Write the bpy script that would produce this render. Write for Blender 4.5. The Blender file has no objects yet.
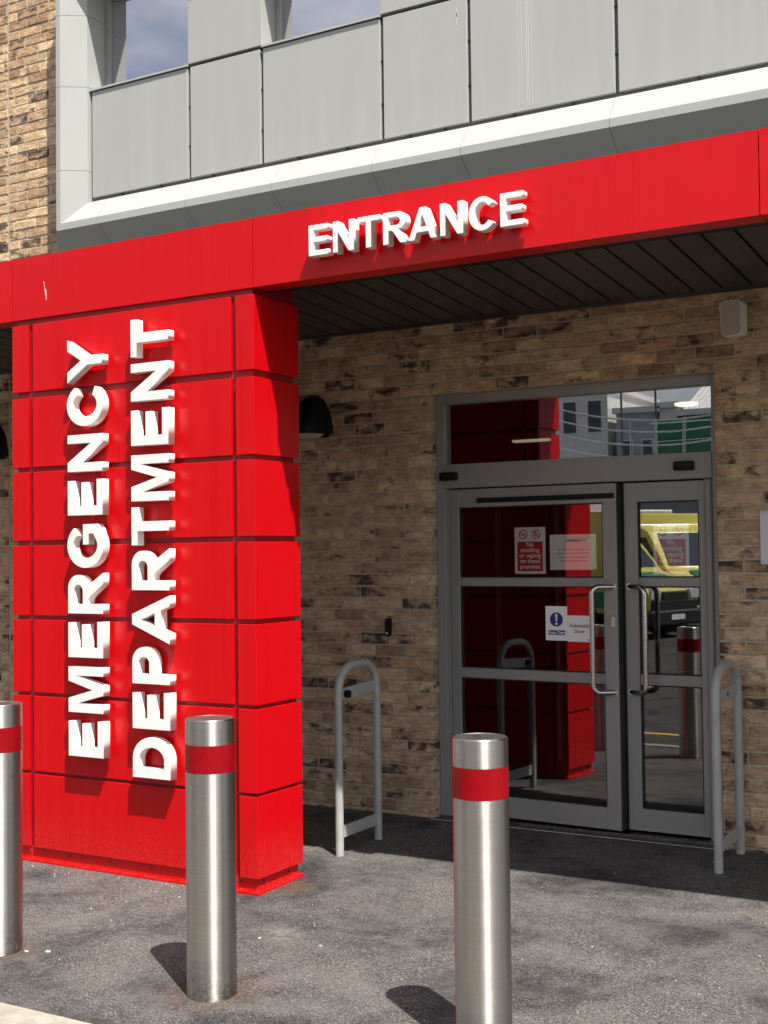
import bpy, bmesh, math, random
from mathutils import Matrix, Vector
random.seed(11)
C = bpy.context.scene.collection
PI = math.pi
R = math.radians

# ------------------------------------------------------------------ scene, camera, light
sc = bpy.context.scene
world = bpy.data.worlds.new("World"); sc.world = world; world.use_nodes = True
TO_SUN = Vector((0.455, -0.325, 1.0)).normalized()
ELEV = math.asin(TO_SUN.z); AZ = math.atan2(TO_SUN.x, TO_SUN.y)
nt = world.node_tree; nt.nodes.clear()
out = nt.nodes.new('ShaderNodeOutputWorld'); bg = nt.nodes.new('ShaderNodeBackground')
sky = nt.nodes.new('ShaderNodeTexSky'); sky.sky_type = 'NISHITA'; sky.sun_disc = False
sky.sun_elevation = ELEV; sky.sun_rotation = AZ; sky.dust_density = 2.0; sky.air_density = 1.0
tcw = nt.nodes.new('ShaderNodeTexCoord'); nz = nt.nodes.new('ShaderNodeTexNoise')
nz.inputs['Scale'].default_value = 3.2; nz.inputs['Detail'].default_value = 6; nz.inputs['Roughness'].default_value = 0.55
mpw = nt.nodes.new('ShaderNodeMapping'); mpw.inputs['Scale'].default_value = (1, 1, 2.2)
rpw = nt.nodes.new('ShaderNodeValToRGB'); rpw.color_ramp.elements[0].position = .42; rpw.color_ramp.elements[1].position = .74; rpw.color_ramp.elements[0].color = (.16, .16, .16, 1)
mxw = nt.nodes.new('ShaderNodeMixRGB'); mxw.inputs['Color2'].default_value = (8.2, 8.0, 7.9, 1)
nt.links.new(tcw.outputs['Generated'], mpw.inputs[0]); nt.links.new(mpw.outputs[0], nz.inputs['Vector'])
nt.links.new(nz.outputs['Fac'], rpw.inputs[0]); nt.links.new(rpw.outputs[0], mxw.inputs['Fac'])
nt.links.new(sky.outputs[0], mxw.inputs['Color1']); nt.links.new(mxw.outputs[0], bg.inputs['Color'])
bg.inputs['Strength'].default_value = 0.080
nt.links.new(bg.outputs[0], out.inputs['Surface'])

sun = bpy.data.lights.new('sun', 'SUN'); sun.energy = 5.0; sun.angle = R(0.53); sun.color = (1.0, .955, .89)
so = bpy.data.objects.new('sun', sun); C.objects.link(so); so.location = (6, -6, 14)
so.rotation_euler = (-TO_SUN).to_track_quat('-Z', 'Y').to_euler()

cam = bpy.data.cameras.new('camera'); co = bpy.data.objects.new('camera', cam); C.objects.link(co); sc.camera = co
cam.sensor_fit = 'VERTICAL'; cam.sensor_height = 24.0; cam.lens = 24.0 * 1268.43 / 1024.0
cam.clip_start = .05; cam.clip_end = 2000
yaw, pit, rol = R(30.17384853), R(1.85191529), R(-0.69022316)
r_ = Vector((math.cos(yaw), math.sin(yaw), 0)); f_ = Vector((-math.sin(yaw), math.cos(yaw), 0)); u_ = Vector((0, 0, 1))
f2 = f_ * math.cos(pit) + u_ * math.sin(pit); u2 = -f_ * math.sin(pit) + u_ * math.cos(pit)
r3 = r_ * math.cos(rol) + u2 * math.sin(rol); u3 = -r_ * math.sin(rol) + u2 * math.cos(rol)
co.matrix_world = Matrix(((r3.x, u3.x, -f2.x, 0), (r3.y, u3.y, -f2.y, 0), (r3.z, u3.z, -f2.z, 1.65), (0, 0, 0, 1)))

vs = sc.view_settings; vs.view_transform = 'Standard'; vs.look = 'None'; vs.gamma = 1; vs.use_curve_mapping = False
vs.exposure = 0.88
sc.cycles.max_bounces = 10; sc.cycles.transparent_max_bounces = 16; sc.cycles.glossy_bounces = 6

# ------------------------------------------------------------------ materials
def nmat(name):
    m = bpy.data.materials.new(name); m.use_nodes = True
    return m, m.node_tree, m.node_tree.nodes['Principled BSDF']

def N(t, kind, **kw):
    n = t.nodes.new(kind)
    for k, v in kw.items():
        if k in n.inputs: n.inputs[k].default_value = v
        else: setattr(n, k, v)
    return n

def ramp(t, pts):
    n = t.nodes.new('ShaderNodeValToRGB'); cr = n.color_ramp
    while len(cr.elements) < len(pts): cr.elements.new(.5)
    for e, (p, c) in zip(cr.elements, pts):
        e.position = p; e.color = (c[0], c[1], c[2], 1) if len(c) == 3 else c
    return n

def plain(name, col, rough=.5, metal=0, var=.06, scale=6, bump=0, bscale=200, coat=0, spec=.5, stretch=(1, 1, 1), dirt=0):
    """a painted / solid surface with faint uneven tone, faint uneven gloss and optional fine bump"""
    m, t, b = nmat(name)
    tc = N(t, 'ShaderNodeTexCoord'); mp = N(t, 'ShaderNodeMapping'); mp.inputs['Scale'].default_value = stretch
    t.links.new(tc.outputs['Object'], mp.inputs[0])
    n = N(t, 'ShaderNodeTexNoise', Scale=scale, Detail=6.0, Roughness=.6); t.links.new(mp.outputs[0], n.inputs['Vector'])
    lo = [max(0, c * (1 - var)) for c in col]; hi = [min(1, c * (1 + var)) for c in col]
    rp = ramp(t, [(.3, lo), (.7, hi)]); t.links.new(n.outputs['Fac'], rp.inputs[0])
    src = rp.outputs[0]
    if dirt:
        n2 = N(t, 'ShaderNodeTexNoise', Scale=scale * 2.3, Detail=8.0, Roughness=.7); t.links.new(tc.outputs['Object'], n2.inputs['Vector'])
        r2 = ramp(t, [(.55, (0, 0, 0)), (.8, (dirt, dirt, dirt))]); t.links.new(n2.outputs['Fac'], r2.inputs[0])
        mx = N(t, 'ShaderNodeMixRGB'); mx.inputs['Color2'].default_value = (.16, .14, .12, 1)
        t.links.new(r2.outputs[0], mx.inputs['Fac']); t.links.new(src, mx.inputs['Color1']); src = mx.outputs[0]
    t.links.new(src, b.inputs['Base Color'])
    rr = ramp(t, [(.3, (rough * .85,) * 3), (.7, (min(1, rough * 1.15),) * 3)]); t.links.new(n.outputs['Fac'], rr.inputs[0])
    t.links.new(rr.outputs[0], b.inputs['Roughness'])
    b.inputs['Metallic'].default_value = metal; b.inputs['Specular IOR Level'].default_value = spec
    b.inputs['Coat Weight'].default_value = coat; b.inputs['Coat Roughness'].default_value = .12
    if bump:
        nb = N(t, 'ShaderNodeTexNoise', Scale=bscale, Detail=4.0); t.links.new(tc.outputs['Object'], nb.inputs['Vector'])
        bp = N(t, 'ShaderNodeBump', Strength=bump, Distance=.01); t.links.new(nb.outputs['Fac'], bp.inputs['Height'])
        t.links.new(bp.outputs[0], b.inputs['Normal'])
    return m

def red_paint():
    m, t, b = nmat('red_coated_metal')
    tc = N(t, 'ShaderNodeTexCoord')
    mp = N(t, 'ShaderNodeMapping'); mp.inputs['Scale'].default_value = (14, 14, .5); t.links.new(tc.outputs['Object'], mp.inputs[0])
    n = N(t, 'ShaderNodeTexNoise', Scale=2.0, Detail=7.0, Roughness=.65); t.links.new(mp.outputs[0], n.inputs['Vector'])
    rp = ramp(t, [(.25, (.50, .0010, .0035)), (.75, (.56, .0016, .005))]); t.links.new(n.outputs['Fac'], rp.inputs[0])
    # pale dust specks
    v = N(t, 'ShaderNodeTexNoise', Scale=46.0, Detail=3.0, Roughness=.7); t.links.new(tc.outputs['Object'], v.inputs['Vector'])
    r2 = ramp(t, [(.72, (0, 0, 0)), (.80, (.35, .35, .35))]); t.links.new(v.outputs['Fac'], r2.inputs[0])
    mx = N(t, 'ShaderNodeMixRGB'); mx.inputs['Color2'].default_value = (.62, .16, .13, 1)
    t.links.new(r2.outputs[0], mx.inputs['Fac']); t.links.new(rp.outputs[0], mx.inputs['Color1'])
    gp = N(t, 'ShaderNodeNewGeometry'); sz = N(t, 'ShaderNodeSeparateXYZ'); t.links.new(gp.outputs['Position'], sz.inputs[0])
    lo = N(t, 'ShaderNodeMapRange'); lo.inputs['From Min'].default_value = .02; lo.inputs['From Max'].default_value = .30; lo.inputs['To Min'].default_value = .42; lo.inputs['To Max'].default_value = 0; t.links.new(sz.outputs['Z'], lo.inputs['Value'])
    dn = N(t, 'ShaderNodeTexNoise', Scale=55.0, Detail=9.0, Roughness=.75); t.links.new(tc.outputs['Object'], dn.inputs['Vector'])
    dr = ramp(t, [(.44, (0, 0, 0)), (.72, (.75, .75, .75))]); t.links.new(dn.outputs['Fac'], dr.inputs[0])
    dm = N(t, 'ShaderNodeMath', operation='MULTIPLY'); t.links.new(dr.outputs[0], dm.inputs[0]); t.links.new(lo.outputs[0], dm.inputs[1])
    mxd = N(t, 'ShaderNodeMixRGB'); mxd.inputs['Color2'].default_value = (.34, .12, .09, 1)
    t.links.new(dm.outputs[0], mxd.inputs['Fac']); t.links.new(mx.outputs[0], mxd.inputs['Color1']); t.links.new(mxd.outputs[0], b.inputs['Base Color'])
    b.inputs['Specular IOR Level'].default_value = .3
    rr = ramp(t, [(.3, (.26,) * 3), (.7, (.36,) * 3)]); t.links.new(n.outputs['Fac'], rr.inputs[0]); t.links.new(rr.outputs[0], b.inputs['Roughness'])
    w = N(t, 'ShaderNodeTexNoise', Scale=1.6, Detail=2.0); t.links.new(tc.outputs['Object'], w.inputs['Vector'])
    bp = N(t, 'ShaderNodeBump', Strength=.06, Distance=.02); t.links.new(w.outputs['Fac'], bp.inputs['Height']); t.links.new(bp.outputs[0], b.inputs['Normal'])
    return m

def brick_mat():
    m, t, b = nmat('buff_brick')
    at = N(t, 'ShaderNodeAttribute', attribute_name='rnd'); sp = N(t, 'ShaderNodeSeparateColor'); t.links.new(at.outputs['Color'], sp.inputs[0])
    tc = N(t, 'ShaderNodeTexCoord')
    hue = ramp(t, [(0, (.45, .30, .195)), (.3, (.67, .48, .305)), (.65, (.78, .60, .39)), (1, (.61, .40, .25))]); t.links.new(sp.outputs[0], hue.inputs[0])
    val = ramp(t, [(0, (.86,) * 3), (1, (1.18,) * 3)]); t.links.new(sp.outputs[2], val.inputs[0])
    m1 = N(t, 'ShaderNodeMixRGB', blend_type='MULTIPLY'); m1.inputs['Fac'].default_value = 1
    t.links.new(hue.outputs[0], m1.inputs['Color1']); t.links.new(val.outputs[0], m1.inputs['Color2'])
    # grain, and cloudier tone inside each brick
    g = N(t, 'ShaderNodeTexNoise', Scale=70.0, Detail=8.0, Roughness=.8); t.links.new(tc.outputs['Object'], g.inputs['Vector'])
    gr = ramp(t, [(.3, (.70, .68, .66)), (.72, (1.16, 1.15, 1.13))]); t.links.new(g.outputs['Fac'], gr.inputs[0])
    m2 = N(t, 'ShaderNodeMixRGB', blend_type='MULTIPLY'); m2.inputs['Fac'].default_value = 1
    t.links.new(m1.outputs[0], m2.inputs['Color1']); t.links.new(gr.outputs[0], m2.inputs['Color2'])
    mpc = N(t, 'ShaderNodeMapping'); mpc.inputs['Scale'].default_value = (9, 9, 20); t.links.new(tc.outputs['Object'], mpc.inputs[0])
    cl = N(t, 'ShaderNodeTexNoise', Scale=1.0, Detail=5.0, Roughness=.65); t.links.new(mpc.outputs[0], cl.inputs['Vector'])
    clr = ramp(t, [(.34, (.60, .55, .52)), (.58, (1.04, 1.03, 1.0)), (.75, (1.18, 1.16, 1.12))]); t.links.new(cl.outputs['Fac'], clr.inputs[0])
    m2b = N(t, 'ShaderNodeMixRGB', blend_type='MULTIPLY'); m2b.inputs['Fac'].default_value = 1
    t.links.new(m2.outputs[0], m2b.inputs['Color1']); t.links.new(clr.outputs[0], m2b.inputs['Color2'])
    # fired smudges: a soft body broken up by fine speckle, amount per brick
    mp = N(t, 'ShaderNodeMapping'); mp.inputs['Scale'].default_value = (8, 8, 15); t.links.new(tc.outputs['Object'], mp.inputs[0])
    s = N(t, 'ShaderNodeTexNoise', Scale=1.25, Detail=3.0, Roughness=.55); t.links.new(mp.outputs[0], s.inputs['Vector'])
    mpf = N(t, 'ShaderNodeMapping'); mpf.inputs['Scale'].default_value = (38, 38, 95); t.links.new(tc.outputs['Object'], mpf.inputs[0])
    sf = N(t, 'ShaderNodeTexNoise', Scale=1.6, Detail=8.0, Roughness=.8); t.links.new(mpf.outputs[0], sf.inputs['Vector'])
    fm = N(t, 'ShaderNodeMath', operation='MULTIPLY'); fm.inputs[1].default_value = .55; t.links.new(sf.outputs['Fac'], fm.inputs[0])
    a1 = N(t, 'ShaderNodeMath', operation='ADD'); t.links.new(s.outputs['Fac'], a1.inputs[0]); t.links.new(fm.outputs[0], a1.inputs[1])
    ad = N(t, 'ShaderNodeMath', operation='ADD'); t.links.new(a1.outputs[0], ad.inputs[0]); t.links.new(sp.outputs[1], ad.inputs[1])
    sub = N(t, 'ShaderNodeMath', operation='SUBTRACT'); sub.inputs[1].default_value = .40; t.links.new(ad.outputs[0], sub.inputs[0])
    sr = ramp(t, [(.50, (0, 0, 0)), (.66, (.92, .92, .92))]); t.links.new(sub.outputs[0], sr.inputs[0])
    m3 = N(t, 'ShaderNodeMixRGB'); m3.inputs['Color2'].default_value = (.042, .032, .030, 1)
    t.links.new(sr.outputs[0], m3.inputs['Fac']); t.links.new(m2b.outputs[0], m3.inputs['Color1'])
    t.links.new(m3.outputs[0], b.inputs['Base Color']); b.inputs['Roughness'].default_value = .9; b.inputs['Specular IOR Level'].default_value = .2
    nb = N(t, 'ShaderNodeTexNoise', Scale=38.0, Detail=8.0, Roughness=.7); t.links.new(tc.outputs['Object'], nb.inputs['Vector'])
    bp = N(t, 'ShaderNodeBump', Strength=1.0, Distance=.016); t.links.new(nb.outputs['Fac'], bp.inputs['Height']); t.links.new(bp.outputs[0], b.inputs['Normal'])
    return m

def gz_(y): return -.02 * (7.03 - y)

def asphalt_mat(name, base=.075, patch=True):
    m, t, b = nmat(name)
    tc = N(t, 'ShaderNodeTexCoord')
    v = N(t, 'ShaderNodeTexVoronoi', Scale=215.0, Randomness=1.0); t.links.new(tc.outputs['Object'], v.inputs['Vector'])
    sp = N(t, 'ShaderNodeSeparateColor'); t.links.new(v.outputs['Color'], sp.inputs[0])
    k = base
    stone = ramp(t, [(0, (k * .28, k * .27, k * .27)), (.45, (k * .75, k * .72, k * .71)), (.80, (k * 1.35, k * 1.28, k * 1.22)), (.95, (k * 2.0, k * 1.86, k * 1.74)), (1, (k * 3.0, k * 2.75, k * 2.5))])
    t.links.new(sp.outputs[0], stone.inputs[0])
    n = N(t, 'ShaderNodeTexNoise', Scale=1.5, Detail=9.0, Roughness=.68, Distortion=.5); t.links.new(tc.outputs['Object'], n.inputs['Vector'])
    pr = ramp(t, [(.38, (.40, .40, .42)), (.5, (.98, .96, .94)), (.66, (1.34, 1.28, 1.22))]); t.links.new(n.outputs['Fac'], pr.inputs[0])
    mx = N(t, 'ShaderNodeMixRGB', blend_type='MULTIPLY'); mx.inputs['Fac'].default_value = 1
    t.links.new(stone.outputs[0], mx.inputs['Color1']); t.links.new(pr.outputs[0], mx.inputs['Color2'])
    # dust lying over the stones
    n2 = N(t, 'ShaderNodeTexNoise', Scale=4.5, Detail=8.0, Roughness=.7); t.links.new(tc.outputs['Object'], n2.inputs['Vector'])
    r2 = ramp(t, [(.44, (0, 0, 0)), (.74, (.60, .60, .60))]); t.links.new(n2.outputs['Fac'], r2.inputs[0])
    mx2 = N(t, 'ShaderNodeMixRGB'); mx2.inputs['Color2'].default_value = (k * 1.72, k * 1.60, k * 1.49, 1)
    t.links.new(r2.outputs[0], mx2.inputs['Fac']); t.links.new(mx.outputs[0], mx2.inputs['Color1'])
    src = mx2.outputs[0]
    if patch:
        gp = N(t, 'ShaderNodeNewGeometry')
        ns = N(t, 'ShaderNodeTexNoise', Scale=26.0, Detail=7.0, Roughness=.7); t.links.new(tc.outputs['Object'], ns.inputs['Vector'])
        for (px, py, rad, amt, col) in ((-3.12, 3.985, .26, 1.0, (.105, .058, .036, 1)), (-1.943, 3.985, .22, .8, (.105, .058, .036, 1)), (-4.284, 3.985, .22, .9, (.105, .058, .036, 1)), (-3.70, 5.36, .17, 1.1, (.13, .07, .04, 1)),
                                       (-4.32, 4.08, .10, 1.0, (.07, .040, .032, 1)), (-4.35, 4.63, .09, .9, (.03, .028, .026, 1)), (-3.28, 4.70, .13, .9, (.24, .22, .20, 1)), (-4.6, 5.0, .16, .7, (.03, .028, .026, 1))):
            vd = N(t, 'ShaderNodeVectorMath', operation='DISTANCE'); vd.inputs[1].default_value = (px, py, gz_(py)); t.links.new(gp.outputs['Position'], vd.inputs[0])
            mr = N(t, 'ShaderNodeMapRange'); mr.inputs['From Min'].default_value = rad * .3; mr.inputs['From Max'].default_value = rad; mr.inputs['To Min'].default_value = amt; mr.inputs['To Max'].default_value = 0; t.links.new(vd.outputs['Value'], mr.inputs['Value'])
            nr = ramp(t, [(.40, (0, 0, 0)), (.62, (.8, .8, .8))]); t.links.new(ns.outputs['Fac'], nr.inputs[0])
            mm = N(t, 'ShaderNodeMath', operation='MULTIPLY'); mm.use_clamp = True; t.links.new(mr.outputs[0], mm.inputs[0]); t.links.new(nr.outputs[0], mm.inputs[1])
            mz = N(t, 'ShaderNodeMixRGB'); mz.inputs['Color2'].default_value = col; t.links.new(mm.outputs[0], mz.inputs['Fac']); t.links.new(src, mz.inputs['Color1']); src = mz.outputs[0]
    t.links.new(src, b.inputs['Base Color'])
    b.inputs['Roughness'].default_value = .85; b.inputs['Specular IOR Level'].default_value = .25
    n3 = N(t, 'ShaderNodeTexNoise', Scale=9.0, Detail=4.0); t.links.new(tc.outputs['Object'], n3.inputs['Vector'])
    bp0 = N(t, 'ShaderNodeBump', Strength=.35, Distance=.03); t.links.new(n3.outputs['Fac'], bp0.inputs['Height'])
    bp = N(t, 'ShaderNodeBump', Strength=.75, Distance=.006, invert=True); t.links.new(v.outputs['Distance'], bp.inputs['Height'])
    t.links.new(bp0.outputs[0], bp.inputs['Normal']); t.links.new(bp.outputs[0], b.inputs['Normal'])
    return m

def steel_mat():
    m, t, b = nmat('brushed_steel')
    tc = N(t, 'ShaderNodeTexCoord'); mp = N(t, 'ShaderNodeMapping'); mp.inputs['Scale'].default_value = (3, 3, 140); t.links.new(tc.outputs['Object'], mp.inputs[0])
    n = N(t, 'ShaderNodeTexNoise', Scale=1.0, Detail=4.0, Roughness=.6); t.links.new(mp.outputs[0], n.inputs['Vector'])
    rp = ramp(t, [(.3, (.47, .45, .41)), (.7, (.52, .50, .46))]); t.links.new(n.outputs['Fac'], rp.inputs[0])
    g = N(t, 'ShaderNodeTexNoise', Scale=9.0, Detail=8.0, Roughness=.7); t.links.new(tc.outputs['Object'], g.inputs['Vector'])
    gr = ramp(t, [(.6, (0, 0, 0)), (.85, (.35, .35, .35))]); t.links.new(g.outputs['Fac'], gr.inputs[0])
    mx = N(t, 'ShaderNodeMixRGB'); mx.inputs['Color2'].default_value = (.36, .33, .29, 1)
    t.links.new(gr.outputs[0], mx.inputs['Fac']); t.links.new(rp.outputs[0], mx.inputs['Color1']); t.links.new(mx.outputs[0], b.inputs['Base Color'])
    # splashed grime round the foot and a few short scratches
    src = mx.outputs[0]
    sz = N(t, 'ShaderNodeSeparateXYZ'); t.links.new(tc.outputs['Object'], sz.inputs[0])
    lo = N(t, 'ShaderNodeMapRange'); lo.inputs['From Min'].default_value = 0; lo.inputs['From Max'].default_value = .16; lo.inputs['To Min'].default_value = .9; lo.inputs['To Max'].default_value = 0; t.links.new(sz.outputs['Z'], lo.inputs['Value'])
    dn = N(t, 'ShaderNodeTexNoise', Scale=60.0, Detail=8.0, Roughness=.75); t.links.new(tc.outputs['Object'], dn.inputs['Vector'])
    dr = ramp(t, [(.42, (0, 0, 0)), (.66, (1, 1, 1))]); t.links.new(dn.outputs['Fac'], dr.inputs[0])
    dm = N(t, 'ShaderNodeMath', operation='MULTIPLY'); t.links.new(dr.outputs[0], dm.inputs[0]); t.links.new(lo.outputs[0], dm.inputs[1])
    m4 = N(t, 'ShaderNodeMixRGB'); m4.inputs['Color2'].default_value = (.13, .10, .075, 1); t.links.new(dm.outputs[0], m4.inputs['Fac']); t.links.new(src, m4.inputs['Color1'])
    ms = N(t, 'ShaderNodeMapping'); ms.inputs['Scale'].default_value = (30, 30, 9); ms.inputs['Rotation'].default_value = (.3, .2, 0); t.links.new(tc.outputs['Object'], ms.inputs[0])
    ns = N(t, 'ShaderNodeTexNoise', Scale=1.0, Detail=2.0, Roughness=.4); t.links.new(ms.outputs[0], ns.inputs['Vector'])
    rs = ramp(t, [(.765, (0, 0, 0)), (.785, (.6, .6, .6))]); t.links.new(ns.outputs['Fac'], rs.inputs[0])
    m5 = N(t, 'ShaderNodeMixRGB'); m5.inputs['Color2'].default_value = (.22, .20, .18, 1); t.links.new(rs.outputs[0], m5.inputs['Fac']); t.links.new(m4.outputs[0], m5.inputs['Color1'])
    t.links.new(m5.outputs[0], b.inputs['Base Color'])
    b.inputs['Metallic'].default_value = 1
    rr = ramp(t, [(.3, (.36,) * 3), (.75, (.44,) * 3)]); t.links.new(g.outputs['Fac'], rr.inputs[0]); t.links.new(rr.outputs[0], b.inputs['Roughness'])
    tg = N(t, 'ShaderNodeTangent', direction_type='RADIAL', axis='Z'); t.links.new(tg.outputs[0], b.inputs['Tangent'])
    b.inputs['Anisotropic'].default_value = .92; b.inputs['Anisotropic Rotation'].default_value = .25
    return m

def glass_mat(name, refl, tint, tcol=(1, 1, 1)):
    m = bpy.data.materials.new(name); m.use_nodes = True; t = m.node_tree; t.nodes.clear()
    o = N(t, 'ShaderNodeOutputMaterial'); mix = N(t, 'ShaderNodeMixShader')
    tr = N(t, 'ShaderNodeBsdfTransparent'); tr.inputs[0].default_value = (tint * tcol[0], tint * tcol[1], tint * tcol[2], 1)
    gl = N(t, 'ShaderNodeBsdfGlossy'); gl.inputs['Roughness'].default_value = 0.0; gl.inputs['Color'].default_value = (1, .97, 1, 1)
    lw = N(t, 'ShaderNodeFresnel', IOR=1.5)
    ad = N(t, 'ShaderNodeMath', operation='ADD'); ad.use_clamp = True; ad.inputs[1].default_value = refl
    tc = N(t, 'ShaderNodeTexCoord'); n = N(t, 'ShaderNodeTexNoise', Scale=1.1, Detail=1.0); t.links.new(tc.outputs['Object'], n.inputs['Vector'])
    bp = N(t, 'ShaderNodeBump', Strength=.035, Distance=.02); t.links.new(n.outputs['Fac'], bp.inputs['Height']); t.links.new(bp.outputs[0], gl.inputs['Normal'])
    t.links.new(lw.outputs[0], ad.inputs[0]); t.links.new(ad.outputs[0], mix.inputs['Fac'])
    t.links.new(tr.outputs[0], mix.inputs[1]); t.links.new(gl.outputs[0], mix.inputs[2]); t.links.new(mix.outputs[0], o.inputs['Surface'])
    return m

def emit_mat(name, col, s):
    m, t, b = nmat(name)
    b.inputs['Base Color'].default_value = (*col, 1); b.inputs['Emission Color'].default_value = (*col, 1); b.inputs['Emission Strength'].default_value = s
    return m

M = {}
M['red'] = red_paint()
M['red_dark'] = plain('red_inner_metal', (.30, .004, .010), .45)
M['brick'] = brick_mat()
M['mortar'] = plain('mortar', (.46, .39, .29), .95, var=.22, scale=30, bump=.4, bscale=120, spec=.2)
M['asphalt'] = asphalt_mat('pavement_asphalt', .092)
M['road'] = asphalt_mat('road_asphalt', .062, False)
M['kerb'] = plain('kerb_concrete', (.30, .275, .225), .9, var=.22, scale=14, bump=.5, bscale=160, spec=.2)
M['clad'] = plain('grey_cladding', (.375, .38, .352), .42, var=.035, scale=1.5, stretch=(6, 6, .6))
M['clip'] = plain('clip_grey', (.05, .05, .05), .6)
M['clad_frame'] = plain('light_grey_trim', (.37, .38, .355), .4, var=.03, scale=2)
M['clad_dark'] = plain('dark_grey_backing', (.13, .133, .13), .6)
M['frame'] = plain('grey_door_paint', (.27, .268, .25), .38, var=.05, scale=5, coat=.1)
M['hoop'] = plain('grey_galvanised_paint', (.36, .365, .345), .42, var=.10, scale=14, dirt=.3)
M['soffit'] = plain('charcoal_soffit', (.052, .052, .051), .32, var=.1, scale=2)
M['black'] = plain('black_plastic', (.009, .009, .009), .45, spec=.2)
M['rubber'] = plain('black_rubber', (.02, .02, .02), .8)
M['white'] = plain('white_acrylic', (.78, .78, .75), .35, var=.03, scale=8, dirt=.12)
M['paper'] = plain('white_paper', (.86, .86, .83), .6, var=.02)
M['steel'] = steel_mat()
M['cap'] = plain('dull_steel', (.30, .29, .27), .42, metal=1, var=.12, scale=30)
M['band'] = plain('red_reflective_tape', (.25, .0015, .006), .3, var=.08, scale=30, spec=.25)
M['chrome'] = plain('satin_steel', (.58, .57, .54), .25, metal=1, var=.05, scale=40)
M['sticker_red'] = plain('sticker_red', (.52, .012, .02), .5)
M['sticker_blue'] = plain('sticker_blue', (.018, .03, .19), .5)
M['ink'] = plain('dark_ink', (.03, .03, .03), .6)
M['grey_ink'] = plain('faded_ink', (.36, .30, .27), .7)
M['pink_ink'] = plain('faded_red_ink', (.52, .20, .17), .7)
M['speaker'] = plain('speaker_grey', (.42, .40, .37), .55, var=.04, scale=30)
M['speaker_rim'] = plain('speaker_rim', (.78, .76, .71), .45)
M['plate'] = plain('sign_plate_grey', (.66, .67, .67), .35, var=.03)
M['glass'] = glass_mat('door_glass', .080, .97, (.98, 1, .98)); M['fan_glass'] = glass_mat('fanlight_glass', .17, .95, (.98, 1, .98))
M['win_glass'] = glass_mat('window_glass', .55, .3, (.8, .9, 1))
M['lens'] = plain('lamp_lens', (.45, .45, .42), .15, var=.1, coat=.5)
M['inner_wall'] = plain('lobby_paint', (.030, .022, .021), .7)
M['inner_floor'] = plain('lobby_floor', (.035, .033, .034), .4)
M['inner_light'] = emit_mat('ceiling_light_glow', (1, .90, .62), .9); M['dim_light'] = emit_mat('strip_light_glow', (1, .85, .68), .22)
M['yellow'] = plain('ambulance_yellow', (.74, .67, .13), .3, var=.03, coat=.4)
M['green'] = plain('ambulance_green', (.012, .20, .075), .3, coat=.4)
M['blueglass'] = plain('beacon_blue', (.02, .08, .5), .2, coat=.6)
M['carglass'] = plain('vehicle_glass', (.03, .045, .06), .03, spec=.45)
M['carblack'] = plain('bumper_black', (.025, .025, .027), .5)
M['headlight'] = plain('headlight_clear', (.70, .72, .74), .15, coat=.8)
M['road_yellow'] = plain('road_paint_yellow', (.62, .38, .06), .7, var=.15, scale=20)
M['road_white'] = plain('road_paint_white', (.70, .69, .66), .7, var=.12, scale=20)
M['far_grey'] = plain('render_grey', (.36, .38, .40), .7, var=.1)
M['far_white'] = plain('render_white', (.66, .66, .64), .7, var=.06)
M['far_dark'] = plain('far_dark_cladding', (.10, .115, .13), .6, var=.15)
M['net'] = plain('green_netting', (.03, .15, .08), .8, var=.3)
M['rail'] = plain('galvanised_rail', (.55, .57, .58), .35, metal=.6)
M['grit'] = plain('pale_grit', (.42, .38, .31), .9, var=.5, scale=40)
M['leaflitter'] = plain('rust_brown_debris', (.13, .072, .045), .9, var=.5, scale=30)
M['streak'] = plain('chalky_runoff', (.50, .51, .485), .8)

# ------------------------------------------------------------------ mesh helpers
def chain(o):
    m = o.matrix_basis.copy()
    while o.parent: o = o.parent; m = o.matrix_basis @ m
    return m

def obj(name, bm, m, parent=None, local=False, xf=None, smooth=False):
    if xf is not None: bm.transform(xf)
    if parent is not None and not local: bm.transform(chain(parent).inverted())
    me = bpy.data.meshes.new(name); bm.normal_update(); bm.to_mesh(me); bm.free()
    for k in (m if isinstance(m, (list, tuple)) else [m]): me.materials.append(k)
    if smooth:
        for p in me.polygons: p.use_smooth = True
        try: me.set_sharp_from_angle(angle=R(35))
        except Exception: pass
    o = bpy.data.objects.new(name, me); C.objects.link(o)
    if parent is not None: o.parent = parent
    return o

def thing(name, label, cat, loc=(0, 0, 0), rz=0, group=None):
    o = bpy.data.objects.new(name, None); C.objects.link(o); o.empty_display_size = .1
    o.location = loc; o.rotation_euler = (0, 0, rz); o['label'] = label; o['category'] = cat
    if group: o['group'] = group
    return o

def tag(o, label, cat, group=None):
    o['label'] = label; o['category'] = cat
    if group: o['group'] = group
    return o

def struct(o, kind='structure'):
    o['kind'] = kind; return o

def BM(): return bmesh.new()

def box(bm, x0, x1, y0, y1, z0, z1, bev=0, seg=1, mi=0):
    b = bmesh.new()
    vv = [b.verts.new((x, y, z)) for x in (x0, x1) for y in (y0, y1) for z in (z0, z1)]
    for f in ((0, 1, 3, 2), (4, 6, 7, 5), (0, 4, 5, 1), (2, 3, 7, 6), (0, 2, 6, 4), (1, 5, 7, 3)):
        b.faces.new([vv[i] for i in f])
    bmesh.ops.recalc_face_normals(b, faces=b.faces[:])
    if bev: bmesh.ops.bevel(b, geom=b.edges[:], offset=bev, segments=seg, affect='EDGES', profile=.5)
    merge(bm, b, mi)

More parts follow.
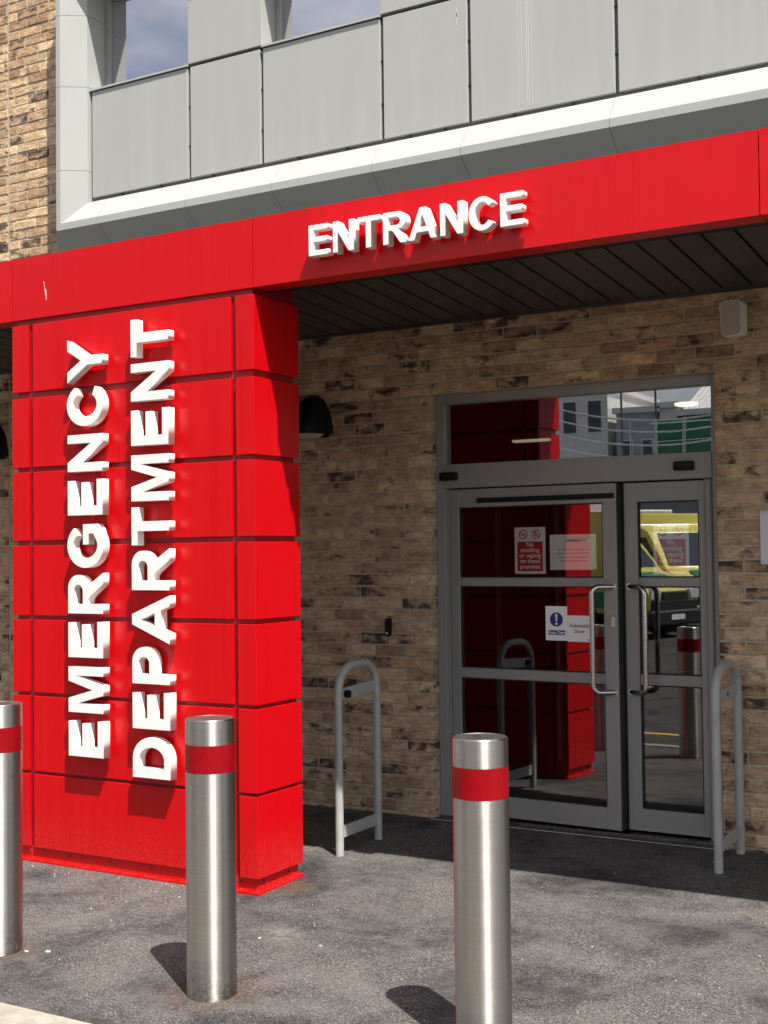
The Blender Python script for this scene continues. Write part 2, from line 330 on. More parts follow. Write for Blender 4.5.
def merge(bm, b, mi=0):
    mp = {}
    for v in b.verts: mp[v] = bm.verts.new(v.co)
    for f in b.faces:
        try:
            nf = bm.faces.new([mp[v] for v in f.verts]); nf.material_index = mi
        except ValueError: pass
    b.free()

def prism(bm, pts, axis, a, b, mi=0, bev=0):
    """polygon pts (2-D) extruded along axis from a to b; axis 'x': pts=(y,z), 'y': (x,z), 'z': (x,y)"""
    def P(p, t):
        return {'x': (t, p[0], p[1]), 'y': (p[0], t, p[1]), 'z': (p[0], p[1], t)}[axis]
    q = bmesh.new()
    lo = [q.verts.new(P(p, a)) for p in pts]; hi = [q.verts.new(P(p, b)) for p in pts]
    q.faces.new(lo); q.faces.new(hi[::-1]); n = len(pts)
    for i in range(n): q.faces.new((lo[i], hi[i], hi[(i + 1) % n], lo[(i + 1) % n]))
    bmesh.ops.recalc_face_normals(q, faces=q.faces[:])
    if bev: bmesh.ops.bevel(q, geom=q.edges[:], offset=bev, segments=2, affect='EDGES', profile=.5)
    merge(bm, q, mi)

def lathe(bm, prof, cx=0, cy=0, n=48, mi=0):
    """prof: (r,z) list bottom to top round a vertical axis, closed at both ends where r=0"""
    rings = []
    for r, z in prof:
        if r < 1e-6: rings.append([bm.verts.new((cx, cy, z))])
        else: rings.append([bm.verts.new((cx + r * math.cos(2 * PI * i / n), cy + r * math.sin(2 * PI * i / n), z)) for i in range(n)])
    for a, b in zip(rings, rings[1:]):
        for i in range(n):
            j = (i + 1) % n
            if len(a) == 1 and len(b) == 1: continue
            if len(a) == 1: f = bm.faces.new((a[0], b[j], b[i]))
            elif len(b) == 1: f = bm.faces.new((a[i], a[j], b[0]))
            else: f = bm.faces.new((a[i], a[j], b[j], b[i]))
            f.material_index = mi

def tube(bm, path, r, n=16, cap=True, mi=0):
    P = [Vector(p) for p in path]; rings = []
    up = None
    for i, p in enumerate(P):
        d = (P[min(i + 1, len(P) - 1)] - P[max(i - 1, 0)]).normalized()
        if up is None:
            up = d.orthogonal().normalized()
        up = (up - d * up.dot(d)).normalized(); s = d.cross(up)
        rings.append([bm.verts.new(p + (up * math.cos(2 * PI * k / n) + s * math.sin(2 * PI * k / n)) * r) for k in range(n)])
    for a, b in zip(rings, rings[1:]):
        for k in range(n):
            f = bm.faces.new((a[k], a[(k + 1) % n], b[(k + 1) % n], b[k])); f.material_index = mi
    if cap:
        bm.faces.new(rings[0][::-1]).material_index = mi; bm.faces.new(rings[-1]).material_index = mi

def arc(c, r, a0, a1, n, plane):
    o = []
    for i in range(n + 1):
        a = a0 + (a1 - a0) * i / n; u, v = r * math.cos(a), r * math.sin(a)
        o.append({'yz': (c[0], c[1] + u, c[2] + v), 'xz': (c[0] + u, c[1], c[2] + v)}[plane])
    return o

def disc(bm, cx, cz, y0, y1, r, n=36, mi=0):
    prism(bm, [(cx + r * math.cos(2 * PI * i / n), cz + r * math.sin(2 * PI * i / n)) for i in range(n)], 'y', y0, y1, mi)

def ring(bm, cx, cz, y0, y1, r0, r1, n=36):
    A = []
    for y in (y0, y1):
        for r in (r0, r1):
            A.append([bm.verts.new((cx + r * math.cos(2 * PI * i / n), y, cz + r * math.sin(2 * PI * i / n))) for i in range(n)])
    a, b, c, d = A
    for i in range(n):
        j = (i + 1) % n
        bm.faces.new((a[i], a[j], b[j], b[i])); bm.faces.new((c[i], d[i], d[j], c[j])); bm.faces.new((b[i], b[j], d[j], d[i])); bm.faces.new((a[i], c[i], c[j], a[j]))

DG = None
def curve_to_bm(cu):
    o = bpy.data.objects.new('tmp', cu); C.objects.link(o)
    dg = bpy.context.evaluated_depsgraph_get(); me = bpy.data.meshes.new_from_object(o.evaluated_get(dg))
    bm = bmesh.new(); bm.from_mesh(me); bpy.data.meshes.remove(me); bpy.data.objects.remove(o); bpy.data.curves.remove(cu)
    return bm

def text_bm(s, size, depth=.0006, align='CENTER', spacing=1.0, bold=0):
    """text standing in the XZ plane, facing -Y, centred on x, baseline at z=0"""
    cu = bpy.data.curves.new('tmp', 'FONT'); cu.body = s; cu.size = size; cu.align_x = align; cu.extrude = depth / 2; cu.offset = bold; cu.resolution_u = 3
    cu.space_character = spacing
    bm = curve_to_bm(cu); bm.transform(Matrix.Rotation(PI / 2, 4, 'X')); return bm

# ------------------------------------------------------------------ ground
SL = .02
def gz(y): return -SL * (7.03 - y) if y < 7.03 else 0.0

def sheet(name, x0, x1, y0, y1, m, dz=0, zf=gz, kind='structure'):
    bm = BM(); v = [bm.verts.new((x, y, zf(y) + dz)) for x, y in ((x0, y0), (x1, y0), (x1, y1), (x0, y1))]; bm.faces.new(v)
    return struct(obj(name, bm, m), kind)

KY = 3.525                     # back edge of the kerb
pave = sheet('pavement', -60, 60, KY, 7.30, M['asphalt'])
zr = gz(KY - .13) - .115
bm = BM(); prism(bm, [(KY - .13, zr - .15), (KY, zr - .15), (KY, gz(KY) + .006), (KY - .115, gz(KY) + .004), (KY - .13, gz(KY) - .012)], 'x', -60, 60)
struct(obj('kerb', bm, M['kerb']))
bm = BM(); S = 600
v = [bm.verts.new(p) for p in ((-S, -S, zr - .02), (S, -S, zr - .02), (S, KY - .13, zr), (-S, KY - .13, zr))]; bm.faces.new(v)
struct(obj('road', bm, M['road']))
bm = BM(); v = [bm.verts.new(p) for p in ((-S, 16, -.03), (S, 16, -.03), (S, S, -.03), (-S, S, -.03))]; bm.faces.new(v)
struct(obj('ground', bm, M['road']))
for (y0, y1) in ((3.02, 3.14), (1.95, 2.05)):
    bm = BM(); v = [bm.verts.new((x, y, zr + .004)) for x, y in ((-40, y0), (40, y0), (40, y1), (-40, y1))]; bm.faces.new(v)
    struct(obj('road_line', bm, M['road_yellow']))
for x in (-14, -11.2, -8.4, -5.6, -2.8, 0):
    bm = BM(); v = [bm.verts.new((a, b, zr + .003)) for a, b in ((x, -6.5), (x + .1, -6.5), (x + .1, -1.5), (x, -1.5))]; bm.faces.new(v)
    struct(obj('bay_line', bm, M['road_white']))

# loose grit, gum and crumbs on the pavement (uncountable)
def flake(bm, x, y, s, h, n=6):
    pts = [(x + s * random.uniform(.6, 1.1) * math.cos(2 * PI * i / n + .2), y + s * random.uniform(.5, 1.0) * math.sin(2 * PI * i / n)) for i in range(n)]
    z = gz(y); prism(bm, pts, 'z', z - .002, z + h)
bm = BM(); rnd = random.Random(5)
for i in range(110):
    flake(bm, rnd.uniform(-5.6, -1.2), rnd.uniform(3.9, 6.9), rnd.choice((.002, .003, .003, .004, .006)), .002)
for i in range(14):
    flake(bm, rnd.uniform(-5.2, -3.8), rnd.gauss(5.05, .05), rnd.uniform(.003, .006), .004)
for x, y, s in ((-4.07, 4.06, .016), (-4.16, 4.02, .014), (-3.35, 4.62, .009), (-4.35, 4.62, .008), (-3.05, 4.65, .009)):
    flake(bm, x, y, s, .002, 9)
struct(obj('grit', bm, M['grit']), 'stuff')
bm = BM()
for cx, cy, k, sp in ((-3.12, 3.985, 90, .15), (-1.94, 3.985, 60, .14), (-4.28, 3.985, 50, .14), (-3.72, 5.35, 60, .07), (-4.35, 4.1, 18, .06), (-3.79, 6.4, 14, .08)):
    for i in range(k):
        a = rnd.uniform(0, 2 * PI); d = .1 + abs(rnd.gauss(0, sp * .35)); flake(bm, cx + d * math.cos(a), cy + d * math.sin(a), rnd.uniform(.0018, .0045), .003, 5)
for i in range(110):
    x = rnd.uniform(-4.7, -1.3); y = 7.02 - abs(rnd.gauss(0, .035))
    if -3.75 < x < -1.95: y = 7.07 - abs(rnd.gauss(0, .05))
    flake(bm, x, y, rnd.uniform(.002, .006), .005, 5)
for x, y in ((-3.15, 6.42), (-2.9, 6.62), (-3.45, 6.35)): flake(bm, x, y, .014, .006, 7)
struct(obj('rusty_grit', bm, M['leaflitter']), 'stuff')

# ------------------------------------------------------------------ brickwork
def bricks(x0, x1, z0, z1, y, holes=(), seed=1, pitch_x=.225, pitch_z=.075, depth=.11):
    """coursed brickwork facing -Y; every brick a bevelled block, with per-brick random values for its firing"""
    rd = random.Random(seed); verts, faces, cols = [], [], []
    row = 0; z = z0
    def one(a, b, zl, zh):
        j = lambda s=.0026: rd.uniform(-s, s)
        fy = y + rd.uniform(-.003, .003); bv = .004
        i0 = len(verts)
        for (xx, zz, yy) in ((a, zl, fy + .006), (b, zl, fy + .006), (b, zh, fy + .006), (a, zh, fy + .006)):
            verts.append((xx + j(), yy, zz + j()))
        for (xx, zz) in ((a + bv, zl + bv), (b - bv, zl + bv), (b - bv, zh - bv), (a + bv, zh - bv)):
            verts.append((xx + j(), fy + j(.0008), zz + j()))
        for (xx, zz) in ((a, zl), (b, zl), (b, zh), (a, zh)): verts.append((xx, y + depth, zz))
        F = [(4, 5, 6, 7)] + [(i, (i + 1) % 4, 4 + (i + 1) % 4, 4 + i) for i in range(4)] + [(8 + i, 8 + (i + 1) % 4, (i + 1) % 4, i) for i in range(4)]
        u = rd.random()
        sm = .215 if u > .89 else (.145 if u > .72 else (.07 if u > .42 else rd.uniform(-.06, .05)))
        c = (rd.random(), sm + rd.uniform(-.03, .03), rd.random(), 1)
        for f in F: faces.append([i0 + k for k in f]); cols.append(c)
    while z < z1 - .02:
        zl, zh = z + .005, min(z + pitch_z - .005, z1)
        off = (0, .5, .25, .75, .5, 0, .75, .25)[row % 8] if False else (0.0 if row % 2 else .5)
        off += rd.choice((0, 0, 0, .25, -.25)) * .5
        x = x0 - pitch_x * off - pitch_x
        while x < x1:
            segs = [(x + .005, x + pitch_x - .005)]
            nxt = x + pitch_x
            a, b = max(segs[0][0], x0), min(segs[0][1], x1)
            parts = [(a, b)]
            for (hx0, hx1, hz0, hz1) in holes:
                if zh > hz0 + .01 and zl < hz1 - .01:
                    q = []
                    for (p0, p1) in parts:
                        if p1 <= hx0 or p0 >= hx1: q.append((p0, p1)); continue
                        if p0 < hx0: q.append((p0, hx0))
                        if p1 > hx1: q.append((hx1, p1))
                    parts = q
            for (p0, p1) in parts:
                if p1 - p0 > .02: one(p0, p1, zl, zh)
            x = nxt
        z += pitch_z; row += 1
    me = bpy.data.meshes.new('brickwork'); me.from_pydata(verts, [], faces)
    at = me.color_attributes.new('rnd', 'FLOAT_COLOR', 'CORNER')
    li = 0
    for p, c in zip(me.polygons, cols):
        for k in p.loop_indices: at.data[k].color = c
    me.materials.append(M['brick']); me.update()
    return me

def brick_part(name, parent, *a, **k):
    me = bricks(*a, **k); bm = bmesh.new(); bm.from_mesh(me); bmesh.ops.recalc_face_normals(bm, faces=bm.faces[:])
    bm.to_mesh(me); bm.free()
    me.transform(chain(parent).inverted())
    o = bpy.data.objects.new(name, me); C.objects.link(o); o.parent = parent; return o

WY = 7.03
DX0, DX1, DZ = -3.752, -1.946, 2.640
bld = thing('hospital_building', 'hospital block of buff brick below with grey metal clad upper storey behind the red canopy', 'building', (-4, WY, 0))
gw = brick_part('ground_floor_wall', bld, -9.0, 1.4, -.06, 3.115, WY, holes=((-7.452, -7.436, -1, 9), (DX0, DX1, -1, DZ)), seed=3)
uw = brick_part('upper_wall', bld, -9.6, -6.66, 3.36, 7.4, WY, holes=((-7.452, -7.436, -1, 9),), seed=8)
def mortar_bed(x0, x1, z0, z1, holes=None):
    bm = BM(); y0, y1 = WY + .0055, WY + .10
    if holes is None: box(bm, x0, x1, y0, y1, z0, z1)
    else:
        h = holes; box(bm, x0, h[0] - .003, y0, y1, z0, z1); box(bm, h[1] + .003, x1, y0, y1, z0, z1); box(bm, h[0] - .003, h[1] + .003, y0, y1, h[2] + .003, z1)
    return bm
obj('mortar', mortar_bed(-9.0, 1.4, -.06, 3.115, (DX0, DX1, DZ)), M['mortar'], gw)
obj('mortar', mortar_bed(-9.6, -6.66, 3.36, 7.4), M['mortar'], uw)
bm = BM(); box(bm, -7.4515, -7.4365, WY + .004, WY + .03, -.05, 3.11); box(bm, -7.4515, -7.4365, WY + .004, WY + .03, 3.36, 7.4); obj('movement_joint', bm, M['mortar'], bld)
# ---- upper storey: picture-frame surround, panels, windows
FX = -6.71; FXR = 2.6; LY = 6.80; PY = 6.94; TOPZ = 6.15
bm = BM()     # bottom rail of the surround: back-sloping underside, lip, splayed sill
prof = [(7.20, 3.72), (LY, 4.044), (LY, 4.094), (6.912, 4.25), (6.975, 4.25), (7.20, 4.25)]
sj = [-6.31, -5.511, -4.78, -4.014, -3.39, -2.448, -.885, -.27, .67, 1.3]
xs = [FX] + sj + [FXR]
# left end is mitred: the lip and splay run to the jamb
def rail_seg(bm, a, b, mitre=False):
    q = bmesh.new(); L = []; Rr = []
    for (y, z) in prof:
        xa = a
        if mitre and z < 4.04: xa = FX - .37
        if mitre and z > 4.06: xa = FX + .041 + (z - 4.094) * (.165 / .156)
        L.append(q.verts.new((xa, y, z))); Rr.append(q.verts.new((b, y, z)))
    n = len(prof); q.faces.new(L); q.faces.new(Rr[::-1])
    for i in range(n): q.faces.new((L[i], Rr[i], Rr[(i + 1) % n], L[(i + 1) % n]))
    bmesh.ops.recalc_face_normals(q, faces=q.faces[:]); merge(bm, q)
for i in range(len(xs) - 1): rail_seg(bm, xs[i] + (.0015 if i else 0), xs[i + 1] - .0015, i == 0)
obj('surround_sill', bm, M['clad_frame'], bld)
bm = BM()     # left jamb of the surround
jp = [(FX, 7.20), (FX, LY), (FX + .041, LY), (FX + .206, 6.912), (FX + .206, 7.20)]
for (z0, z1, first) in ((4.045, 4.4845, True), (4.4875, 5.1075, False), (5.1105, 5.64, False), (5.643, TOPZ, False)):
    q = bmesh.new(); lo = []; hi = []
    for (x, y) in jp:
        zb = z0
        if first and x > FX + .02: zb = 4.094 + (x - FX - .041) * (.156 / .165)
        lo.append(q.verts.new((x, y, zb))); hi.append(q.verts.new((x, y, z1)))
    n = len(jp); q.faces.new(lo); q.faces.new(hi[::-1])
    for i in range(n): q.faces.new((lo[i], hi[i], hi[(i + 1) % n], lo[(i + 1) % n]))
    bmesh.ops.recalc_face_normals(q, faces=q.faces[:]); merge(bm, q)
obj('surround_jamb', bm, M['clad_frame'], bld)
bm = BM(); prism(bm, [(7.20, 6.3), (7.20, 5.86), (6.93, 5.90), (LY, 5.97), (LY, 6.02), (6.86, 6.1)], 'x', FX, FXR); obj('surround_head', bm, M['clad_frame'], bld)
bm = BM(); box(bm, FX, FXR, 7.201, 7.6, 3.38, 7.4); box(bm, FX + .002, FXR, 6.968, 7.20, 4.255, 5.07); obj('backing_wall', bm, M['clad_dark'], bld)
pe = [-6.498, -5.578, -4.953, -4.0125, -3.3925, -2.448, -.89, -.27, .67, 1.29, 2.3]
for i in range(len(pe) - 1):
    bm = BM(); box(bm, pe[i] + .013, pe[i + 1] - .013, PY, PY + .027, 4.290, 5.074, bev=.002)
    p = obj('cladding_panel', bm, M['clad'], bld)
    if i:
        for zc in (4.52, 4.80):
            bs = BM(); box(bs, pe[i] - .0125, pe[i] + .0125, PY + .012, PY + .026, zc, zc + .010); obj('panel_clip', bs, M['clip'], p)
    for fr_ in (.3, .7):
        bs = BM(); xc = pe[i] + (pe[i + 1] - pe[i]) * fr_; box(bs, xc, xc + .010, PY + .012, PY + .026, 4.264, 4.2895); obj('panel_clip', bs, M['clip'], p)
    if i == 4:
        bs = BM(); rs = random.Random(4)
        for k in range(5):
            x = -3.06 + k * .022 + rs.uniform(-.006, .006); w = rs.uniform(.002, .005); box(bs, x, x + w, PY - .0008, PY + .001, 4.30 + rs.uniform(0, .06), 5.06)
        obj('runoff_streak', bs, M['streak'], p)
    if i == 3:
        bs = BM(); box(bs, -3.476, -3.470, PY - .0008, PY + .001, 4.90, 5.02); box(bs, -3.481, -3.466, PY - .0008, PY + .001, 4.96, 4.985); obj('runoff_streak', bs, M['streak'], p)
    win = i in (0, 2, 6, 8)
    if not win:
        bm = BM(); box(bm, pe[i] - .004, pe[i + 1] + .004, PY - .003, 7.19, 5.098, 5.86, bev=.002); obj('cladding_panel', bm, M['clad'], bld)
    else:
        a, b = pe[i] + (-.004 if i == 0 else .0055), pe[i + 1] - .0055
        bm = BM(); prism(bm, [(PY - .012, 5.080), (PY - .012, 5.094), (7.19, 5.150), (7.19, 5.130)], 'x', a, b)
        w = obj('window_sill', bm, M['clad_frame'], bld)
        bm = BM()
        for (x0, x1, z0, z1) in ((a, a + .045, 5.152, 5.86), (b - .03, b, 5.152, 5.86), (a + .0455, b - .0305, 5.152, 5.175), (a + .0455, b - .0305, 5.82, 5.86)):
            box(bm, x0, x1, 7.10, 7.16, z0, z1, bev=.003)
        wf = obj('window', bm, M['frame'], bld)
        bm = BM(); box(bm, a + .04, b - .025, 7.125, 7.133, 5.17, 5.83); obj('pane', bm, M['win_glass'], wf)
# a projecting brow, out of frame, that the shade on the jambs comes from
# ------------------------------------------------------------------ canopy
PF = 5.158
can = thing('canopy', 'red metal entrance canopy with dark boarded soffit over the doors', 'canopy', (-3.7, PF, 2.99))
FB, FT = 2.995, 3.345
fj = [-12.0, -7.9, -5.434, -3.745, -1.228, 1.29, 3.8]
for a, b in zip(fj, fj[1:]):
    bm = BM(); prism(bm, [(PF, FB), (PF, FT), (PF + .05, FT + .004), (PF + .05, FB + .06), (PF + .125, FB + .06), (PF + .125, FB)], 'x', a + .002, b - .002)
    fo = obj('fascia_panel', bm, M['red'], can)
    if abs(a + 5.434) < .01:
        bs = BM(); prism(bs, [(-5.19, 3.195), (-5.186, 3.195), (-5.165, 3.09), (-5.168, 3.085)], 'y', PF - .0007, PF + .001)
        prism(bs, [(-5.177, 3.15), (-5.170, 3.15), (-5.166, 3.11), (-5.171, 3.11)], 'y', PF - .0009, PF + .001); obj('dropping_streak', bs, M['streak'], fo)
bm = BM(); prism(bm, [(PF + .126, FB + .002), (PF + .126, 3.30), (WY + .165, 3.24), (WY + .165, 3.120), (WY - .035, 3.120), (PF + .19, 3.235), (PF + .19, FB + .002)], 'x', -12, 3.8); obj('roof_deck', bm, M['black'], can)
bm = BM(); prism(bm, [(PF + .052, 3.303), (PF + .052, 3.312), (WY - .002, 3.252), (WY - .002, 3.243)], 'x', -12, 3.8); obj('roof_bounce_sheet', bm, M['soffit'], can)  # unseen sheet added on top; its tone sets the bounce onto the sloped underside
bm = BM(); x = -9.0
while x < 1.6:
    a, b = x + .006, x + .151
    q = bmesh.new()
    vv = [q.verts.new(p) for p in ((a, PF + .192, 3.212), (b, PF + .192, 3.212), (b, WY - .03, 3.092), (a, WY - .03, 3.092), (a, PF + .192, 3.226), (b, PF + .192, 3.226), (b, WY - .03, 3.106), (a, WY - .03, 3.106))]
    for f in ((0, 3, 2, 1), (4, 5, 6, 7), (0, 1, 5, 4), (1, 2, 6, 5), (2, 3, 7, 6), (3, 0, 4, 7)): q.faces.new([vv[k] for k in f])
    merge(bm, q); x += .162
obj('soffit_board', bm, M['soffit'], can)
bm = BM(); box(bm, -9, 1.6, WY - .029, WY - .003, 3.075, 3.125, bev=.003); obj('edge_trim', bm, M['soffit'], can)

# ------------------------------------------------------------------ pylon
pyl = thing('sign_pylon', 'big red panelled sign pillar holding up the canopy', 'sign pillar', (-4.59, PF + .2, gz(PF + .2)))
X0, X1, YB = -5.436, -3.745, 5.56
bm = BM(); box(bm, X0 + .022, X1 - .022, PF + .022, YB - .022, .0, 3.06); obj('core', bm, M['red_dark'], pyl)
bm = BM(); box(bm, X0 + .02, X1 - .02, PF + .0185, YB - .02, -.06, .041); obj('plinth', bm, M['red'], pyl)
bm = BM(); q = bmesh.new()
zz = lambda y: gz(y)
vv = []
for (x, y) in ((X0 - .006, PF - .012), (X1 + .006, PF - .012), (X1 + .006, YB + .006), (X0 - .006, YB + .006)):
    vv.append((q.verts.new((x, y, zz(y) - .02)), q.verts.new((x, y, zz(y) + .010))))
q.faces.new([v[0] for v in vv][::-1]); q.faces.new([v[1] for v in vv])
for i in range(4): a, b = vv[i], vv[(i + 1) % 4]; q.faces.new((a[0], b[0], b[1], a[1]))
merge(bm, q); obj('base_flange', bm, M['red'], pyl)
rows = [(2.582, 2.963), (2.154, 2.546), (1.743, 2.128), (1.325, 1.715), (.897, 1.301), (.461, .877), (.039, .444)]
SL0, SL1, SR0, SR1 = -5.312, -5.276, -3.890, -3.858
for k in range(6):
    x = X0 + .12 + k * .29; bm = BM(); tube(bm, [(x, PF + .012, .012), (x, PF + .0195, .012)], .006, 10); obj('bolt', bm, M['red_dark'], pyl)
for y in (PF + .08, PF + .30):
    bm = BM(); tube(bm, [(X1 - .0195, y, .012), (X1 - .012, y, .012)], .006, 10); obj('bolt', bm, M['red_dark'], pyl)
pr_ = random.Random(2)
for k, (z0, z1) in enumerate(rows):
    t = .02
    j = lambda: pr_.uniform(-.0012, .0012)
    d = j(); bm = BM(); box(bm, SL1, SR0, PF + d, PF + t, z0, z1, bev=.0025, seg=2); obj('front_panel', bm, M['red'], pyl)
    def ell(pts): bm = BM(); prism(bm, pts, 'z', z0, z1, bev=.0022); return bm
    d = j()
    obj('corner_panel', ell([(SR1, PF + d), (X1, PF + d), (X1, YB), (SR1, YB), (SR1, YB - t), (X1 - t, YB - t), (X1 - t, PF + t), (SR1, PF + t)]), M['red'], pyl)
    obj('corner_panel', ell([(SL0, PF + d), (X0, PF + d), (X0, YB), (SL0, YB), (SL0, YB - t), (X0 + t, YB - t), (X0 + t, PF + t), (SL0, PF + t)]), M['red'], pyl)
    bm = BM(); box(bm, SL0 + .02, SR1 - .02, YB - t, YB, z0, z1, bev=.0025); obj('back_panel', bm, M['red'], pyl)

# ------------------------------------------------------------------ built-up letters (units of 1466 = cap height)
CAP = 1466.0
def el(cx, cy, rx, ry, a0, a1, n=28):
    return [(cx + rx * math.cos(R(a0 + (a1 - a0) * i / n)), cy + ry * math.sin(R(a0 + (a1 - a0) * i / n))) for i in range(n + 1)]
G = {
 'E': (1366, [[(149, 0), (1264, 0), (1264, 247), (445, 247), (445, 646), (1181, 646), (1181, 892), (445, 892), (445, 1218), (1236, 1218), (1236, 1466), (149, 1466)]]),
 'M': (1706, [[(145, 0), (420, 0), (420, 1154), (711, 0), (996, 0), (1288, 1154), (1288, 0), (1563, 0), (1563, 1466), (1119, 1466), (856, 466), (588, 1466), (145, 1466)]]),
 'N': (1479, [[(152, 0), (427, 0), (427, 956), (1016, 0), (1313, 0), (1313, 1466), (1038, 1466), (1038, 487), (440, 1466), (152, 1466)]]),
 'T': (1251, [[(478, 0), (774, 0), (774, 1218), (1209, 1218), (1209, 1466), (43, 1466), (43, 1218), (478, 1218)]]),
 'Y': (1366, [[(533, 0), (829, 0), (829, 617), (1363, 1466), (1019, 1466), (690, 895), (347, 1466), (-3, 1466), (533, 615)]]),
 'A': (1479, [[(0, 0), (320, 0), (436, 333), (1022, 333), (1145, 0), (1473, 0), (900, 1466), (586, 1466)], [(528, 580), (728, 1124), (930, 580)]]),
 'D': (1479, [[(148, 0), (720, 0)] + el(720, 733, 660, 733, -90, 90)[1:-1] + [(720, 1466), (148, 1466)],
              [(444, 248), (444, 1218), (690, 1218)] + el(690, 733, 385, 485, 90, -90)[1:-1] + [(690, 248)]]),
 'P': (1366, [[(149, 0), (445, 0), (445, 553), (820, 553)] + el(820, 1009, 445, 456, -90, 90, 20)[1:-1] + [(820, 1466), (149, 1466)],
              [(445, 800), (445, 1218), (770, 1218)] + el(770, 1009, 190, 209, 90, -90, 16)[1:-1] + [(770, 800)]]),
 'R': (1479, [[(150, 0), (446, 0), (446, 612), (506, 612), (600, 598), (690, 525), (1060, 0), (1414, 0), (1130, 455), (990, 620), (920, 660)] + el(940, 1052, 414, 414, -70, 90, 20)[1:-1] + [(900, 1466), (150, 1466)],
              [(446, 846), (446, 1218), (840, 1218)] + el(840, 1032, 208, 186, 90, -90, 16)[1:-1] + [(840, 846)]]),
 'C': (1479, [el(765, 733, 670, 758, 34, 326, 40) + el(765, 733, 372, 505, 322, 38, 36)]),
 'G': (1593, [el(795, 733, 700, 758, 40, 300, 40) + [(1300, 130), (1460, 250), (1460, 829), (822, 829), (822, 582), (1162, 582), (1162, 395)] + el(795, 733, 396, 506, 302, 40, 34)[2:]]),
}
def letter_bm(ch, scale, depth):
    cu = bpy.data.curves.new('tmp', 'CURVE'); cu.dimensions = '2D'; cu.fill_mode = 'BOTH'; cu.extrude = depth / 2 - .0012; cu.bevel_depth = .0012; cu.offset = -.0012
    for loop in G[ch][1]:
        s = cu.splines.new('POLY'); s.points.add(len(loop) - 1); s.use_cyclic_u = True
        for p, (x, y) in zip(s.points, loop): p.co = (x * scale, y * scale, 0, 1)
    return curve_to_bm(cu)        # in XY plane, thickness on Z

def word(name, text, label, cat, h, length, depth, front_y, x, z, vertical, wall_y, squeeze=1.0):
    adv = sum(G[c][0] for c in text); s = h / CAP
    lead = min(p[0] for p in G[text[0]][1][0]); tail = G[text[-1]][0] - max(p[0] for p in G[text[-1]][1][0])
    hs = length / (adv - lead - tail)          # horizontal units so that the ink spans `length`
    root = thing(name, label, cat, (x, front_y, z)); pen = -lead
    for ch in text:
        b = letter_bm(ch, 1.0 * s, depth)
        for v in b.verts: v.co.x = v.co.x * (hs / s) + pen * hs
        # XY -> XZ facing -Y, front face at y = front_y
        b.transform(Matrix.Rotation(PI / 2, 4, 'X')); b.transform(Matrix.Translation((0, depth / 2, 0)))
        if vertical: b.transform(Matrix.Rotation(-PI / 2, 4, 'Y'))
        o = obj('letter', b, M['white'], root, local=True)
        bs = BM(); 
        cx = (pen + G[ch][0] / 2) * hs
        # hidden fixing studs between letter and wall
        st = BM(); hz = h * .12
        if ch in 'EMNRDP': sx = (pen + 290) * hs
        elif ch in 'T Y': sx = (pen + 640) * hs
        elif ch == 'A': sx = (pen + 230) * hs
        else: sx = (pen + 770) * hs; hz = h * .08
        tube(st, [(sx, depth - .002, hz), (sx, wall_y - front_y + .001, hz)], .005, 8)
        if vertical: st.transform(Matrix.Rotation(-PI / 2, 4, 'Y'))
        obj('stud', st, M['chrome'], o, local=True); bs.free()
        pen += G[ch][0]
    return root

word('wall_lettering', 'EMERGENCY', 'white raised EMERGENCY lettering running up the left of the red pillar', 'lettering', .251, 2.248, .050, PF - .072, -4.692, .579, True, PF + .004)
word('wall_lettering', 'DEPARTMENT', 'white raised DEPARTMENT lettering running up the right of the red pillar', 'lettering', .253, 2.394, .050, PF - .072, -4.238, .500, True, PF + .004)
word('wall_lettering', 'ENTRANCE', 'white raised ENTRANCE lettering across the red canopy edge', 'lettering', .149, 1.130, .050, PF - .072, -3.361, 3.086, False, PF + .001)

# ------------------------------------------------------------------ doorway
FY = 7.112                      # front of the fixed frame
door = thing('double_door', 'grey metal glazed double doors with left leaf ajar and a glass fanlight', 'door', (-2.85, FY, 0))
bm = BM()
FL, FRT = -3.750, -1.930
for a in ((FL, -3.690, .0, 2.645), (-1.990, FRT, .0, 2.645)): box(bm, a[0], a[1], FY, FY + .10, a[2], a[3], bev=.003)
box(bm, -3.6895, -1.9905, FY, FY + .10, 2.583, 2.645, bev=.003)
fr = obj('door_frame', bm, M['frame'], door)
bm = BM(); box(bm, -3.6892, -3.672, FY + .012, FY + .09, .0, 2.0495); box(bm, -2.044, -1.9908, FY + .022, FY + .09, .0, 2.0495)
obj('rebate', bm, M['frame'], fr)
bm = BM(); tube(bm, [(-2.017, FY + .022, .012), (-2.017, FY + .022, 2.045)], .0235, 20); obj('hinge_post', bm, M['frame'], fr, smooth=True)
bm = BM(); box(bm, -3.6895, -1.9905, FY - .004, FY + .10, 2.052, 2.203, bev=.004, seg=2); hd = obj('header_box', bm, M['frame'], door)
for x0, x1 in ((-3.712, -3.590), (-2.205, -2.088)):
    bm = BM(); box(bm, x0, x1, FY - .040, FY - .004, 2.100, 2.152, bev=.010, seg=3); s = obj('motion_sensor', bm, M['black'], hd, smooth=True)
bm = BM(); box(bm, -3.69, -1.99, FY + .045, FY + .053, 2.20, 2.586); obj('fanlight', bm, M['fan_glass'], door)
bm = BM(); box(bm, -3.752, -1.94, FY - .02, FY + .11, -.01, .008, bev=.003); obj('threshold', bm, M['chrome'], door)
bm = BM(); v = [bm.verts.new((x, y, gz(y) + .004)) for x, y in ((-3.75, 6.965), (-1.94, 6.965), (-1.94, 6.978), (-3.75, 6.978))]; bm.faces.new(v)
struct(obj('threshold_joint', bm, M['road_white']))

